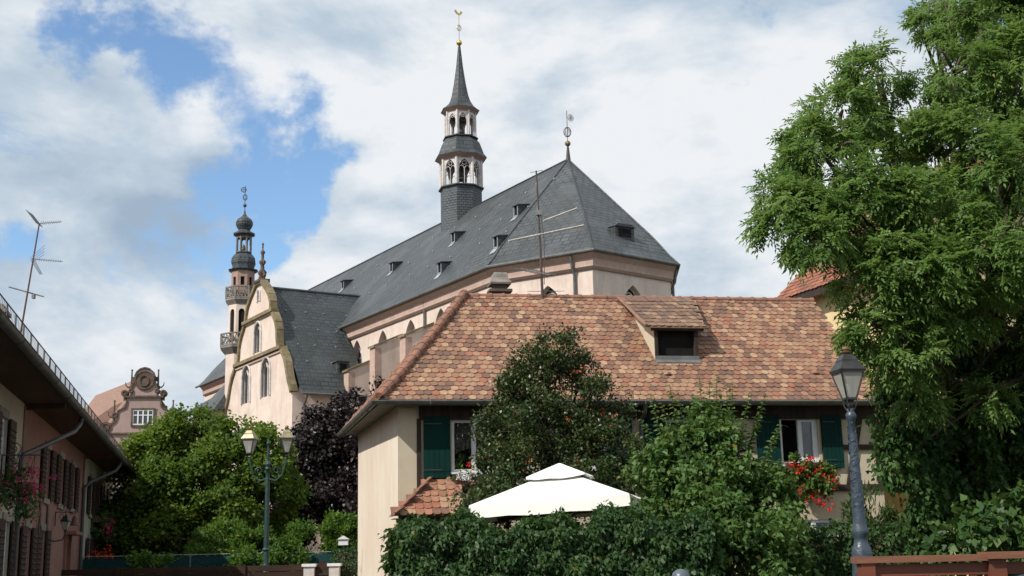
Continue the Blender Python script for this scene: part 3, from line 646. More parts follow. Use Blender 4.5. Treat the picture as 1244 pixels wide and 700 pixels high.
for (cy, b, w_, h, n_) in ((YB+2.15, 11.6, 1.7, 2.5, 2), (YB-1.5, 11.6, 1.7, 2.5, 2), (YB+.15, 14.64, 1.35, 2.0, 2), (YB+.1, 17.96, .5, .8, 1)):
    op = (YB+4.2-cy, b, w_, h, 'round'); t_ = MB(); tracery(t_, (XF, YB+4.2, 0), (0, -1, 0), (1, 0, 0), op, .16, n_, .065)
    ol = [(op[0]-w_/2, b)]+outline(op)+[(op[0]+w_/2, b)]
    t_.tube([V3((XF-.02, YB+4.2-a, c)) for a, c in ol], .09, 6)
    o = t_.build('window', 'cream_stone', wing); t_ = MB(); pane(t_, (XF, YB+4.2, 0), (0, -1, 0), (1, 0, 0), op, .3); t_.build('pane', 'glass', o)
# obelisk cluster crowning the gable
m_ = MB(); cx, cy = XF+.15, YB
m_.box(cx-.35, cx+.35, cy-.5, cy+.5, 19.15, 19.4); m_.lathe([(.2, 19.4), (.14, 19.6), (.26, 19.75), (.3, 19.9), (.14, 20.1), (.12, 20.4), (.2, 20.5), (.24, 20.62), (.1, 20.75), (.09, 21.1), (.16, 21.2), (.15, 21.3), (.05, 21.4), (.04, 21.7), (.09, 21.78), (.02, 21.9)], 10, (cx, cy, 0))
for s_ in (-1, 1):
    m_.tube([(cx, cy+s_*.15, 19.95), (cx, cy+s_*.36, 19.75), (cx, cy+s_*.42, 19.5), (cx, cy+s_*.3, 19.4)], .08, 6); m_.tube([(cx, cy+s_*.1, 20.75), (cx, cy+s_*.27, 20.65), (cx, cy+s_*.28, 20.45), (cx, cy+s_*.16, 20.4)], .05, 6)
    m_.ball((cx, cy+s_*.42, 19.62), .12, 6); m_.tube([(cx, cy-.14*s_, 21.6), (cx, cy+.14*s_, 21.6)], .035, 5)
m_.build('finial', 'far_stone', wing, True)
# roof
m_ = MB(); xi = XF+.35
def wr(s_, k, z): return (YB+s_*6.75*k, z)
wp = [(1.0, 11.25), (.93, 11.75), (.84, 12.65), (0, 18.9)]
for s_ in (-1, 1):
    for (k0, z0), (k1, z1) in zip(wp[:-1], wp[1:]):
        x1a = -7.0 if z0 < 16.3 else -7.25*(AZ-z0)/(AZ-EZ)+.4; x1b = -7.0 if z1 < 16.3 else -7.25*(AZ-z1)/(AZ-EZ)+.6
        pts = [(xi, wr(s_, k0, z0)[0], z0), (x1a, wr(s_, k0, z0)[0], z0)]
        if z1 > 16.3 > z0:
            km = k0+(k1-k0)*(16.3-z0)/(z1-z0); pts.append((-7.0, YB+s_*6.75*km, 16.3))
        pts += [(x1b, wr(s_, k1, z1)[0], z1), (xi, wr(s_, k1, z1)[0], z1)]; m_.poly(pts)
wr_o = m_.build('roof', 'slate_dark', wing)
m_ = MB(); m_.tube([(xi, YB, 18.93), (-4.4, YB, 18.93)], .1, 6); m_.build('ridge_flashing', 'slate', wr_o)
def wing_z(y):
    k = abs(y-YB)/6.75
    for (k0, z0), (k1, z1) in zip(wp[:-1], wp[1:]):
        if k1 <= k <= k0: return z0+(z1-z0)*(k0-k)/(k0-k1)
    return 11.25
rd = random.Random(8)
hooks(wr_o, [(x+rd.uniform(-.2, .2), y, wing_z(y)) for y in (13.6, 14.7, 15.8, 17.0) for x in np.arange(-11+.4*(y % 2), -6.5, 1.35)])
m_ = MB(); yy = 12.95; zz = wing_z(yy)
m_.box(-8.75, -8.0, yy, yy+.9, zz-.1, zz+.75); m_.box(-8.85, -7.9, yy-.1, yy+.95, zz+.75, zz+.8); o = m_.build('dormer', 'slate', wing); m_ = MB(); m_.box(-8.6, -8.15, yy-.012, yy-.002, zz+.12, zz+.62); m_.build('opening', 'dark_void', o)
m_ = MB(); m_.tube([(xi, YB-6.8, 11.2), (-7.3, YB-6.8, 11.2)], .08, 8); m_.build('gutter', 'lead_gutter', wing)
m_ = MB(); m_.tube([(-11.1, YB-6.8, 11.2), (-11.1, YB-6.5, 10.9), (-11.1, Y1+.1, 10.6), (-11.1, Y1+.1, 0)], .07, 8); m_.build('downpipe', 'lead_gutter', wing)

# ================================================================== STAIR TOWER
tower = thing('stair_tower', 'slender pink stair tower with two stone balconies and a small onion dome', 'tower', (-18.75, 84, 0), R(10))
def t8(mb, prof_, ph=0, m=0): mb.lathe(prof_, 8, (0, 0, 0), R(22.5+ph), m)
def shaft(z0, z1, r_, ops_, name, m):
    mb_ = MB(); P = [V3((r_*math.cos(R(22.5+45*k)), r_*math.sin(R(22.5+45*k)), z0)) for k in range(8)]; pn = []
    for k in range(8):
        a, b = P[k], P[(k+1) % 8]; d = b-a; ax = d.normalized(); inn = Z.cross(ax)
        op = (d.length/2, *ops_) if ops_ else None; panel(mb_, a, ax, inn, d.length, z1-z0, [op] if op else [], .12)
        if op: pn.append((a, ax, inn, op))
    o = mb_.build(name, m, tower)
    for (a, ax, inn, op) in pn: q = MB(); pane(q, a, ax, inn, op, .1); q.build('opening', 'dark_void', o)
    return o
shaft(0, 15.9, 1.1, None, 'base', 'church_plaster')
shaft(16.0, 19.3, .98, (.25, .4, 2.3, 'round'), 'middle_stage', 'church_plaster')
shaft(19.5, 21.35, .84, (.75, .26, .6, 'rect'), 'upper_stage', 'pink_sandstone')
def balcony(z, r_, h):
    m_ = MB(); t8(m_, [(r_*.62, z-.75), (r_*.7, z-.6), (r_*.95, z-.2), (r_, z-.12), (r_, z), (.5, z)]); o = m_.build('balcony', 'grey_stone', tower)
    P = [V3((r_*.97*math.cos(R(22.5+45*k)), r_*.97*math.sin(R(22.5+45*k)), z)) for k in range(8)]; m_ = MB()
    for k in range(8):
        a, b = P[k], P[(k+1) % 8]; m_.beam(a+Z*h, b+Z*h, .12, .09); m_.beam(a+Z*.05, b+Z*.05, .1, .08); m_.beam(a, a+Z*h, .12, .12); n_ = 4
        for i in range(n_):
            p, q = a.lerp(b, i/n_), a.lerp(b, (i+1)/n_); m_.tube([p+Z*.08, q+Z*(h-.05)], .03, 5); m_.tube([q+Z*.08, p+Z*(h-.05)], .03, 5)
            c_ = p.lerp(q, .5)+Z*h*.5; d_ = (q-p).normalized(); m_.tube([c_+d_*.1*math.cos(R(t))+Z*.12*math.sin(R(t)) for t in range(0, 361, 60)], .02, 4, cap=False)
    m_.build('railing', 'grey_stone', o)
balcony(15.95, 1.5, .85); balcony(19.3, 1.22, .8)
m_ = MB(); t8(m_, [(.9, 21.3), (1.05, 21.41), (1.08, 21.42), (.8, 21.5), (.8, 21.7), (.9, 21.95), (.86, 22.25), (.68, 22.5), (.5, 22.62), (.58, 22.64), (.58, 22.7), (.5, 22.72)]); m_.build('bell_roof', 'slate_blue', tower)
m_ = MB(); arcade(m_, (0, 0), .54, 22.7, 1.15, .27, .05, 1.0, 0, .08, kind='round'); m_.build('lantern', 'grey_stone', tower)
m_ = MB(); t8(m_, [(.56, 23.8), (.6, 23.9), (.78, 23.98), (.80, 24.05), (.5, 24.22), (.42, 24.3), (.42, 24.4)]); m_.lathe([(.4, 24.35), (.5, 24.5), (.59, 24.7), (.6, 24.88), (.52, 25.08), (.36, 25.22), (.18, 25.36), (.08, 25.55), (.04, 25.8)], 20); m_.build('onion_dome', 'slate_blue', tower)
m_ = MB(); m_.lathe([(.2, 22.9), (.12, 23.1), (.04, 23.3)], 10); m_.build('bell', 'iron', tower)
m_ = MB(); m_.tube([(0, 0, 25.6), (0, 0, 27.6)], .025, 6)
for a in range(0, 180, 45): m_.tube([(.16*math.cos(R(a))*math.sin(R(b)), .16*math.sin(R(a))*math.sin(R(b)), 26.75-.22*math.cos(R(b))) for b in range(0, 361, 40)], .016, 4, cap=False)
m_.tube([(-.1+.17*math.cos(R(t)), 0, 27.3+.17*math.sin(R(t))) for t in range(0, 361, 30)], .03, 5, cap=False); m_.beam((-.27, 0, 27.3), (.07, 0, 27.3), .03, .03); m_.beam((-.1, 0, 27.13), (-.1, 0, 27.47), .03, .03)
o = m_.build('finial', 'iron', tower); m_ = MB(); m_.ball((0, 0, 26.15), .13, 8); m_.build('ball', 'rust_brown', o)

# ================================================================== LOW ANNEX beside the tower
annex = thing('church_annex', 'low pink annex with a hipped slate roof at the foot of the balconied tower', 'annex', (3.42, 68.33, 0), CR)
m_ = MB()
panel(m_, (-12.2, 28.4, 0), (0, -1, 0), (1, 0, 0), 3.4, 11.7, [(1.7, 9.2, .45, 1.0, 'rect')], .2)
m_.poly([(-12.2, 25, 0), (-9, 25, 0), (-9, 25, 11.7), (-12.2, 25, 11.7)]); m_.poly([(-12.2, 28.4, 0), (-9, 28.4, 0), (-9, 28.4, 11.7), (-12.2, 28.4, 11.7)])
m_.poly([(-11.7, 28.4, 0), (-11.7, 33.2, 0), (-11.7, 33.2, 12.0), (-11.7, 28.4, 12.0)]); m_.poly([(-11.7, 33.2, 0), (-6, 33.2, 0), (-6, 33.2, 12), (-11.7, 33.2, 12)])
m_.build('wall', 'church_plaster', annex)
m_ = MB(); m_.box(-12.23, -11.7, 24.97, 25.0, 3, 11.6); m_.box(-12.23, -12.2, 24.97, 25.5, 3, 11.6); m_.box(-11.73, -11.7, 32.7, 33.22, 3, 11.9); m_.build('quoin', 'quoin', annex)
m_ = MB(); m_.box(-12.05, -12.0, 26.4, 27.0, 9.1, 10.3); m_.build('window', 'glass', annex)
m_ = MB()
m_.poly([(-12.7, 24.5, 11.65), (-12.7, 28.9, 11.65), (-10.2, 28.0, 14.6), (-10.2, 25.6, 14.9)]); m_.poly([(-12.7, 24.5, 11.65), (-10.2, 25.6, 14.9), (-8, 25.6, 14.9), (-8, 24.5, 11.65)]); m_.poly([(-12.7, 28.9, 11.65), (-8, 28.9, 11.65), (-8, 28, 14.6), (-10.2, 28, 14.6)])
m_.poly([(-12.7, 24.5, 11.65), (-12.7, 28.9, 11.65), (-8, 28.9, 11.65), (-8, 24.5, 11.65)])
m_.poly([(-12.3, 28.0, 12.2), (-12.3, 33.8, 12.2), (-9.2, 31.0, 14.2), (-9.2, 28, 15.0)]); m_.poly([(-12.3, 33.8, 12.2), (-6, 33.8, 12.2), (-6, 31, 14.2), (-9.2, 31, 14.2)])
m_.poly([(-12.3, 28.0, 12.2), (-12.3, 33.8, 12.2), (-6, 33.8, 12.2), (-6, 28, 12.2)])
m_.build('roof', 'slate', annex)

# ================================================================== FAR SCROLLED GABLE
fg = thing('scrolled_gable_house', 'distant pink house with a stepped scrolled gable, stone spikes and a round crest', 'house', (-28.65, 95, 0), R(8))
# half outline (x, z)
gh = [(3.1, 0), (3.1, 11.45), (2.75, 11.5), (2.5, 11.9), (2.05, 12.3), (1.95, 12.7), (1.9, 13.1), (1.35, 13.35), (1.25, 13.9), (1.25, 14.15), (1.0, 14.2), (.95, 14.9), (.75, 15.4), (.75, 15.75), (.62, 16.1), (.35, 16.35), (0, 16.45)]
def mk(pts, y0, y1, mb): mb.extr([(x, y0, z) for x, z in pts], (0, y1-y0, 0))
ol = gh+[(-x, z) for x, z in gh[::-1][1:]]
m_ = MB(); mk(ol, 0, .45, m_); m_.build('wall', 'far_plaster', fg)
m_ = MB()
m_.box(-3.25, 3.25, -.16, 0, 11.3, 11.41); m_.box(-1.5, 1.5, -.16, 0, 14.1, 14.25)
for s_ in (-1, 1):
    for (px_, pz, hh) in ((1.0, 14.9, 1.35), (2.2, 12.6, 1.25)):
        m_.tube([(s_*px_, .2, pz-.1), (s_*px_, .2, pz+.15)], .16, 8); m_.tube([(s_*px_, .2, pz), (s_*px_, .2, pz+hh)], [.09, .05], 6); m_.ball((s_*px_, .2, pz+hh+.02), .08, 6)
        for e_ in (-1, 1): m_.tube([(s_*px_, .2, pz+.1), (s_*px_+e_*.25, .2, pz+.02), (s_*px_+e_*.42, .2, pz+.2), (s_*px_+e_*.46, .2, pz+.45)], [.08, .07, .05, .02], 6)
    for (px_, pz, rr) in ((1.45, 14.45, .27), (2.72, 11.85, .42), (.98, 14.62, .2), (2.1, 12.75, .25)):
        m_.tube([(s_*px_, -.08, pz), (s_*px_, .5, pz)], rr, 14); m_.tube([(s_*px_+rr*.6*math.cos(R(a)), -.1, pz+rr*.6*math.sin(R(a))) for a in range(0, 361, 45)], .04, 5, cap=False)
    for (a, b), (c_, d_) in zip(gh[2:-1], gh[3:]): m_.beam((s_*a, .2, b), (s_*c_, .2, d_), .6, .1)
m_.tube([(0, -.1, 15.45), (0, 0, 15.45)], .68, 24); m_.tube([(.7*math.cos(R(a)), -.08, 15.45+.7*math.sin(R(a))) for a in range(0, 361, 15)], .07, 6, cap=False)
m_.tube([(.34*math.cos(R(a)), -.13, 15.4+.4*math.sin(R(a))) for a in range(0, 361, 30)], .06, 5, cap=False)
m_.build('stone_trim', 'far_stone', fg)
for (x0, x1, z0, z1, n_) in ((-.75, .75, 12.0, 13.15, 4), (-2.6, -1.75, 9.5, 10.35, 2), (.1, .95, 9.5, 10.35, 2), (2.0, 2.7, 9.5, 10.35, 2), (-2.6, -1.75, 6, 7.2, 2), (0, .9, 6, 7.2, 2)):
    m_ = MB(); m_.box(x0-.14, x1+.14, -.1, -.002, z0-.14, z0); m_.box(x0-.14, x1+.14, -.1, -.002, z1, z1+.14); m_.box(x0-.14, x0, -.1, -.002, z0, z1); m_.box(x1, x1+.14, -.1, -.002, z0, z1); o = m_.build('window', 'far_stone', fg)
    m_ = MB()
    for i in range(n_+1): xx = x0+(x1-x0)*i/n_; m_.box(xx-.05, xx+.05, -.075, -.03, z0, z1)
    m_.box(x0, x1, -.07, -.035, z0+(z1-z0)*.62, z0+(z1-z0)*.62+.07); m_.box(x0, x1, -.07, -.035, z0, z0+.08); m_.box(x0, x1, -.07, -.035, z1-.08, z1); m_.build('frame', 'white_frame', o)
    m_ = MB(); m_.box(x0, x1, -.028, -.004, z0, z1); m_.build('pane', 'glass', o)
m_ = MB(); m_.extr([(-3.1, .45, 11.3), (0, .45, 15.9), (3.1, .45, 11.3)], (-6, 12, 0)); m_.box(-3.0, 2.9, .45, 12, 0, 11.3); m_.build('roof', 'far_roof', fg)
m_ = MB(); m_.extr([(-1.2, 1.5, 0), (-1.2, 1.5, 14.3), (-2.6, 1.5, 13.6), (-4.5, 1.5, 12.2), (-8.5, 1.5, 9.6), (-8.5, 1.5, 0)], (0, 8, 0)); m_.build('side_wing', 'far_roof', fg)

# ================================================================== RED-TILED HOUSE
house = thing('village_house', 'half-timbered house with a mottled red tiled roof, green shutters and cream plaster', 'house', (-2.8, 29.58, 0), R(10.5))
HW = 12.35; SX, SY = -.55, 6.9     # front width, far end of the slanting side wall
hp = [(-.5, 5.22), (.3, 5.80), (1.15, 6.47), (2.2, 7.33), (3.85, 8.70)]
def hz(y):
    for (a, za), (b, zb) in zip(hp[:-1], hp[1:]):
        if a <= y <= b: return za+(zb-za)*(y-a)/(b-a)
    return 8.7
RX = 2.22; RR = 12.5
m_ = MB()
panel(m_, (0, 0, 0), (1, 0, 0), (0, 1, 0), HW, 3.02, [(3.9, 0, 1.0, 2.35, 'rect'), (7.0, 1.1, 1.1, 1.3, 'rect'), (10.4, 1.1, .9, 1.2, 'rect')], .18)
m_.build('lower_wall', 'house_plaster', house)
h_ops = [(1.83, .55, 1.08, 1.26, 'rect'), (4.6, .6, 1.08, 1.2, 'rect'), (7.2, .6, 1.08, 1.2, 'rect'), (10.17, .66, 1.02, 1.2, 'rect')]
m_ = MB(); panel(m_, (0, .0, 3.02), (1, 0, 0), (0, 1, 0), HW, 2.25, h_ops, .16, 0, 0); m_.box(0, .44, -.035, -.003, 0, 5.1)
m_.build('upper_wall', 'house_plaster', house)
m_ = MB()
m_.poly([(0, 0, 0), (SX, SY, 0), (SX, SY, 5.25), (0, 0, 5.25)]); m_.poly([(-.02, .0, 0), (-.02, -.036, 0), (-.02, -.036, 5.1), (-.02, 0, 5.1)])
m_.poly([(SX, SY, 0), (HW, SY+.8, 0), (HW, SY+.8, 5.2), (SX, SY, 5.2)]); m_.build('side_wall', 'house_side', house)
m_ = MB(); m_.poly([(HW, 0, 0), (HW, SY+.8, 0), (HW, SY+.8, 5.2), (HW, 3.85, 8.6), (HW, 0, 5.3)]); m_.build('end_wall', 'yellow_plaster', house)
# timbers proud of the plaster
def timber(p, q, w_=.15): m_ = MB(); m_.beam((p[0], -.03, p[1]), (q[0], -.03, q[1]), .062, w_, 0, (0, 0, 1) if abs(p[0]-q[0]) > abs(p[1]-q[1]) else (1, 0, 0)); return m_.build('timber', 'timber', house)
for a, b, w_ in (((.55, 3.08), (HW, 3.08), .17), ((.5, 5.0), (HW, 5.0), .36), ((1.0, 3.47), (2.75, 3.47), .1), ((9.2, 3.55), (11.1, 3.55), .12),  # broad top timber's dark colour also stands for the shadow under the eave
                 ((.5, 3.2), (.5, 4.84), .1), ((1.18, 3.2), (1.18, 4.84), .14), ((2.5, 3.2), (2.5, 4.84), .14), ((3.9, 3.2), (3.9, 4.84), .15), ((5.3, 3.2), (5.3, 4.84), .15), ((6.5, 3.2), (6.5, 4.84), .15), ((7.9, 3.2), (7.9, 4.84), .15),
                 ((9.48, 3.2), (9.48, 4.84), .16), ((10.86, 3.2), (10.86, 4.84), .2), ((12.27, 3.2), (12.27, 4.84), .15), ((11.0, 4.1), (12.2, 4.1), .13), ((11.42, 3.17), (11.82, 4.82), .15), ((2.7, 4.1), (3.8, 4.1), .13), ((5.4, 4.1), (6.4, 4.1), .13), ((8.0, 4.1), (9.4, 3.2), .14)):
    timber(a, b, w_)
# windows
def house_window(cx, z0, w_, h, open_left=False):
    m_ = MB(); y0, y1 = .05, .12; t_ = .07
    m_.box(cx-w_/2, cx+w_/2, y0, y1, z0, z0+t_); m_.box(cx-w_/2, cx+w_/2, y0, y1, z0+h-t_, z0+h)
    for xx in (cx-w_/2, cx+w_/2-t_): m_.box(xx, xx+t_, y0+.001, y1-.001, z0+t_, z0+h-t_)
    if not open_left: m_.box(cx-.055, cx+.055, y0-.02, y1, z0+t_, z0+h-t_)
    else:
        m_.box(cx-.02, cx+.09, y0-.02, y1-.01, z0+t_, z0+h-t_); m_.box(cx+w_/2-.14, cx+w_/2-.07, y0-.01, y1-.02, z0+t_, z0+h-t_); m_.box(cx+.09, cx+w_/2-.14, y0-.01, y1-.02, z0+t_, z0+t_+.06); m_.box(cx+.09, cx+w_/2-.14, y0-.01, y1-.02, z0+h-t_-.06, z0+h-t_)
    m_.box(cx-w_/2-.04, cx+w_/2+.04, -.07, .05, z0-.05, z0-.003)
    o = m_.build('window', 'white_frame', house)
    g = MB(); x0g = cx+.09 if open_left else cx-w_/2+t_
    if open_left: g.box(x0g, cx+w_/2-.14, y0+.03, y0+.04, z0+t_+.06, z0+h-t_-.06)
    else:
        g.box(cx-w_/2+t_, cx-.055, y0+.03, y0+.04, z0+t_, z0+h-t_); g.box(cx+.055, cx+w_/2-t_, y0+.03, y0+.04, z0+t_, z0+h-t_)
    gm = bpy.data.materials.get('clear_pane')
    if gm is None:
        gm, t, b = base_mat('clear_pane', .03, .6); tr = t.nodes.new('ShaderNodeBsdfTransparent'); gl = t.nodes.new('ShaderNodeBsdfGlossy'); gl.inputs['Roughness'].default_value = .02
        ms = t.nodes.new('ShaderNodeMixShader'); ms.inputs[0].default_value = .06; t.links.new(tr.outputs[0], ms.inputs[1]); t.links.new(gl.outputs[0], ms.inputs[2]); t.links.new(ms.outputs[0], t.nodes['Material Output'].inputs[0])
    g.build('pane', gm, o)
    d = MB(); d.box(cx-w_/2, cx+w_/2, .45, .5, z0, z0+h); d.box(cx-w_/2-.01, cx-w_/2, .16, .5, z0, z0+h); d.box(cx+w_/2, cx+w_/2+.01, .16, .5, z0, z0+h); d.build('room', 'dark_void', o)
    return o
w1_ = house_window(1.83, 3.57, 1.08, 1.26); w2_ = house_window(4.6, 3.62, 1.08, 1.2); w3_ = house_window(7.2, 3.62, 1.08, 1.2); w4_ = house_window(10.17, 3.68, 1.02, 1.2, True)
for (cx, z0, w_, h) in ((7.0, 1.1, 1.1, 1.3), (10.4, 1.1, .9, 1.2)): house_window(cx, z0, w_, h)
m_ = MB(); m_.box(3.4, 4.4, .1, .14, .35, 2.35)
for z_ in (.6, 1.5): m_.box(3.55, 4.25, .085, .099, z_, z_+.65)
m_.build('door', 'shutter_green', house)
def curtain(par, x0, x1, z0, z1, m, arc=.0):
    c_ = MB(); n_ = 24
    for i in range(n_):
        a, b = x0+(x1-x0)*i/n_, x0+(x1-x0)*(i+1)/n_; ya, yb = .2+.02*math.sin(i*1.9), .2+.02*math.sin((i+1)*1.9)
        za = z0+arc*math.sin(math.pi*(i/n_)) ; zb_ = z0+arc*math.sin(math.pi*((i+1)/n_)); c_.poly([(a, ya, za), (b, yb, zb_), (b, yb, z1), (a, ya, z1)])
    c_.build('curtain', m, par)
curtain(w1_, 1.41, 2.3, 4.02, 4.78, 'lace', .14); curtain(w2_, 4.15, 5.05, 4.0, 4.78, 'lace', .1); curtain(w3_, 6.75, 7.65, 4.0, 4.78, 'lace', .1); curtain(w4_, 10.24, 10.6, 3.76, 4.8, 'rust_curtain')
def shutter(x0, x1, z0, z1, y=-.085):
    m_ = MB(); m_.box(x0, x1, y, y+.035, z0, z1)
    n_ = 5
    for i in range(n_):
        a, b = x0+(x1-x0)*i/n_+.006, x0+(x1-x0)*(i+1)/n_-.006; m_.box(a, b, y-.006, y-.001, z0+.012, z1-.012)
    for z_ in (z0+.16, z1-.22): m_.box(x0+.02, x1-.02, y-.016, y-.008, z_, z_+.07)
    o = m_.build('shutter', 'shutter_green', house); m_ = MB()
    for z_ in (z0+.2, z1-.18): m_.box(x0+.01, x1-.2, y-.022, y-.018, z_-.01, z_+.01)
    m_.build('hinge_strap', 'iron', o)
shutter(.60, 1.24, 3.42, 4.9); shutter(2.42, 3.05, 3.45, 4.88)
for c_ in (4.6, 7.2): shutter(c_-1.17, c_-.56, 3.5, 4.86); shutter(c_+.56, c_+1.17, 3.5, 4.86)
shutter(9.0, 9.62, 3.58, 4.92); shutter(10.76, 11.3, 3.58, 4.92)
# eaves: soffit, fascia, gutter
m_ = MB()
m_.poly([(-.5, -.5, 5.16), (HW+.15, -.5, 5.16), (HW+.15, .02, 5.16), (0, .02, 5.16)]); m_.poly([(-.5, -.5, 5.16), (0, .02, 5.16), (SX, SY, 5.16), (-.97, 7.37, 5.16)])
m_.beam((-.52, -.5, 5.2), (HW+.15, -.5, 5.2), .03, .13); m_.beam((-.5, -.52, 5.2), (-.97, 7.4, 5.2), .03, .16); m_.build('soffit', 'soffit', house)
def half_gutter(pts, r_=.075):
    m_ = MB(); P = [V3(p) for p in pts]
    rings = []
    for i, p in enumerate(P):
        d0 = (P[i]-P[i-1]).normalized() if i else (P[1]-P[0]).normalized(); d1 = (P[i+1]-P[i]).normalized() if i < len(P)-1 else d0
        d = (d0+d1).normalized(); s_ = d.cross(Z).normalized(); k = 1/max(.4, s_.dot(d1.cross(Z).normalized()))
        rings.append([p+s_*k*r_*math.cos(math.pi+math.pi*j/8)+Z*r_*math.sin(math.pi+math.pi*j/8) for j in range(9)])
    for a, b in zip(rings[:-1], rings[1:]):
        for j in range(8): m_.poly([a[j], a[j+1], b[j+1], b[j]])
    for e_ in (rings[0], rings[-1]): m_.poly(e_)
    for e_ in (0, 8): m_.tube([rg_[e_] for rg_ in rings], .014, 5)
    for a, b in zip(P[:-1], P[1:]):
        n_ = max(2, int((b-a).length/2.2)); d = (b-a).normalized(); s_ = d.cross(Z)
        for i in range(1, n_+1):
            c_ = a.lerp(b, (i-.5)/n_); m_.tube([c_+s_*(r_+.008)*math.cos(math.pi+math.pi*j/8)+Z*(r_+.008)*math.sin(math.pi+math.pi*j/8) for j in range(9)], .014, 4)
    return m_
half_gutter([(-.97-.1, 7.45, 5.2), (-.6, -.6, 5.2), (HW+.2, -.6, 5.2)], .085).build('gutter', 'lead_gutter', house)
m_ = MB(); m_.tube([(6.0, -.58, 5.12), (6.0, -.5, 4.95), (6.0, -.14, 4.8), (6.0, -.1, 4.6), (6.0, -.1, .4)], .05, 8); m_.build('downpipe', 'lead_gutter', house)
# roof with real beaver-tail tiles
HB = 7.55   # far eave
def hipx(y): return -.5+(y+.5)/4.35*(RX+.5)
m_ = MB()
yy = [-.5, .3, 1.15, 2.2, 3.85]
for a, b in zip(yy[:-1], yy[1:]):
    m_.poly([(hipx(a), a, hz(a)-.03), (RR, a, hz(a)-.03), (RR, b, hz(b)-.03), (hipx(b), b, hz(b)-.03)], 0)
    ka, kb = (a+.5)/4.35, (b+.5)/4.35
    fa, fb = V3((-.97, HB, 0)).lerp(V3((RX, 3.85, 0)), ka), V3((-.97, HB, 0)).lerp(V3((RX, 3.85, 0)), kb)
    m_.poly([(hipx(a), a, hz(a)-.03), (hipx(b), b, hz(b)-.03), (fb.x, fb.y, hz(b)-.03), (fa.x, fa.y, hz(a)-.03)], 0)
    m_.poly([(fa.x, fa.y, hz(a)-.03), (RR, HB+(3.85-HB)*ka, hz(a)-.03), (RR, HB+(3.85-HB)*kb, hz(b)-.03), (fb.x, fb.y, hz(b)-.03)], 0)
hroof = m_.build('roof', 'old_tiles', house)
def tile(mb, p, ax, up, w_, l_, t, m=0, th_=.018, lift=.022):
    """one beaver-tail tile: p middle of the lower edge, up = up the slope"""
    n = ax.cross(up).normalized()
    if n.z < 0: n = -n
    sh = [(-.5, 0.30), (-.32, .07), (-.12, 0), (.12, 0), (.32, .07), (.5, .30)]
    top = [p+ax*(a*w_)+up*(b*w_)+n*(lift+th_) for a, b in sh]+[p+ax*(w_*.5)+up*l_+n*th_*.6, p-ax*(w_*.5)+up*l_+n*th_*.6]
    bot = [p+ax*(a*w_)+up*(b*w_)+n*lift for a, b in sh]
    k = len(mb.v); mb.v += [tuple(x) for x in top+bot]
    mb.f.append([k+i for i in range(8)]); mb.m.append(m); mb.t.append(t)
    for i in range(5): mb.f.append([k+i, k+8+i, k+9+i, k+i+1]); mb.m.append(m); mb.t.append(t)
def tile_slope(mb, rows, L_of, R_of, w_, rd, hole=None, tf=None):
    """rows: list of slope positions; L_of/R_of give the ends of a row"""
    for i, s_ in enumerate(rows[:-1]):
        a, b = L_of(s_), R_of(s_); a2, b2 = L_of(rows[i+1]), R_of(rows[i+1]); ax = (b-a).normalized(); ln = (b-a).length
        mid = (a2+b2)/2-(a+b)/2; up = (mid-ax*mid.dot(ax)); e_ = up.length; up.normalize()
        k = int(ln/w_)+1; off = (i % 2)*.5
        for j in range(k):
            x = (j+off)*w_
            if x > ln: continue
            p = b-ax*x
            if hole and hole(p): continue
            jt = rd.uniform(-.012, .012); p = p+Z*(.010*math.sin(p.x*1.3+p.y*.9)+rd.uniform(0, .006)); tile(mb, p+up*jt, ax, up, w_*.97, e_*1.5, tf(p) if tf else rd.random(), lift=.02+rd.uniform(-.004, .006))
rd = random.Random(3)
arc = [0]; 
def slope_rows(p, step):
    d = [0.]
    for (a, za), (b, zb) in zip(p[:-1], p[1:]): d.append(d[-1]+math.hypot(b-a, zb-za))
    n_ = int(d[-1]/step); out = []
    for i in range(n_+1):
        s_ = d[-1]*i/n_
        for j in range(len(p)-1):
            if d[j] <= s_ <= d[j+1]+1e-9: k = (s_-d[j])/(d[j+1]-d[j]); out.append((p[j][0]+(p[j+1][0]-p[j][0])*k, p[j][1]+(p[j+1][1]-p[j][1])*k)); break
    return out
rows = slope_rows(hp, .222)
DX0, DX1, DY = 6.86, 7.97, 1.16   # roof dormer
def in_dormer(p): return DX0-.0 < p.x < DX1+.05 and DY+.02 < p.y < 3.3 and p.z < 99
m_ = MB(); rows_y = rows
tile_slope(m_, rows_y, lambda s_: V3((hipx(s_[0]), s_[0], s_[1])), lambda s_: V3((RR, s_[0], s_[1])), .192, rd, in_dormer)
ka_ = lambda s_: (s_[0]+.5)/4.35
tile_slope(m_, rows_y, lambda s_: V3((-.97, HB, 0)).lerp(V3((RX, 3.85, 0)), ka_(s_))+Z*s_[1], lambda s_: V3((hipx(s_[0]), s_[0], s_[1])), .192, rd)
m_.build('roof_tiles', 'clay_tiles', hroof)
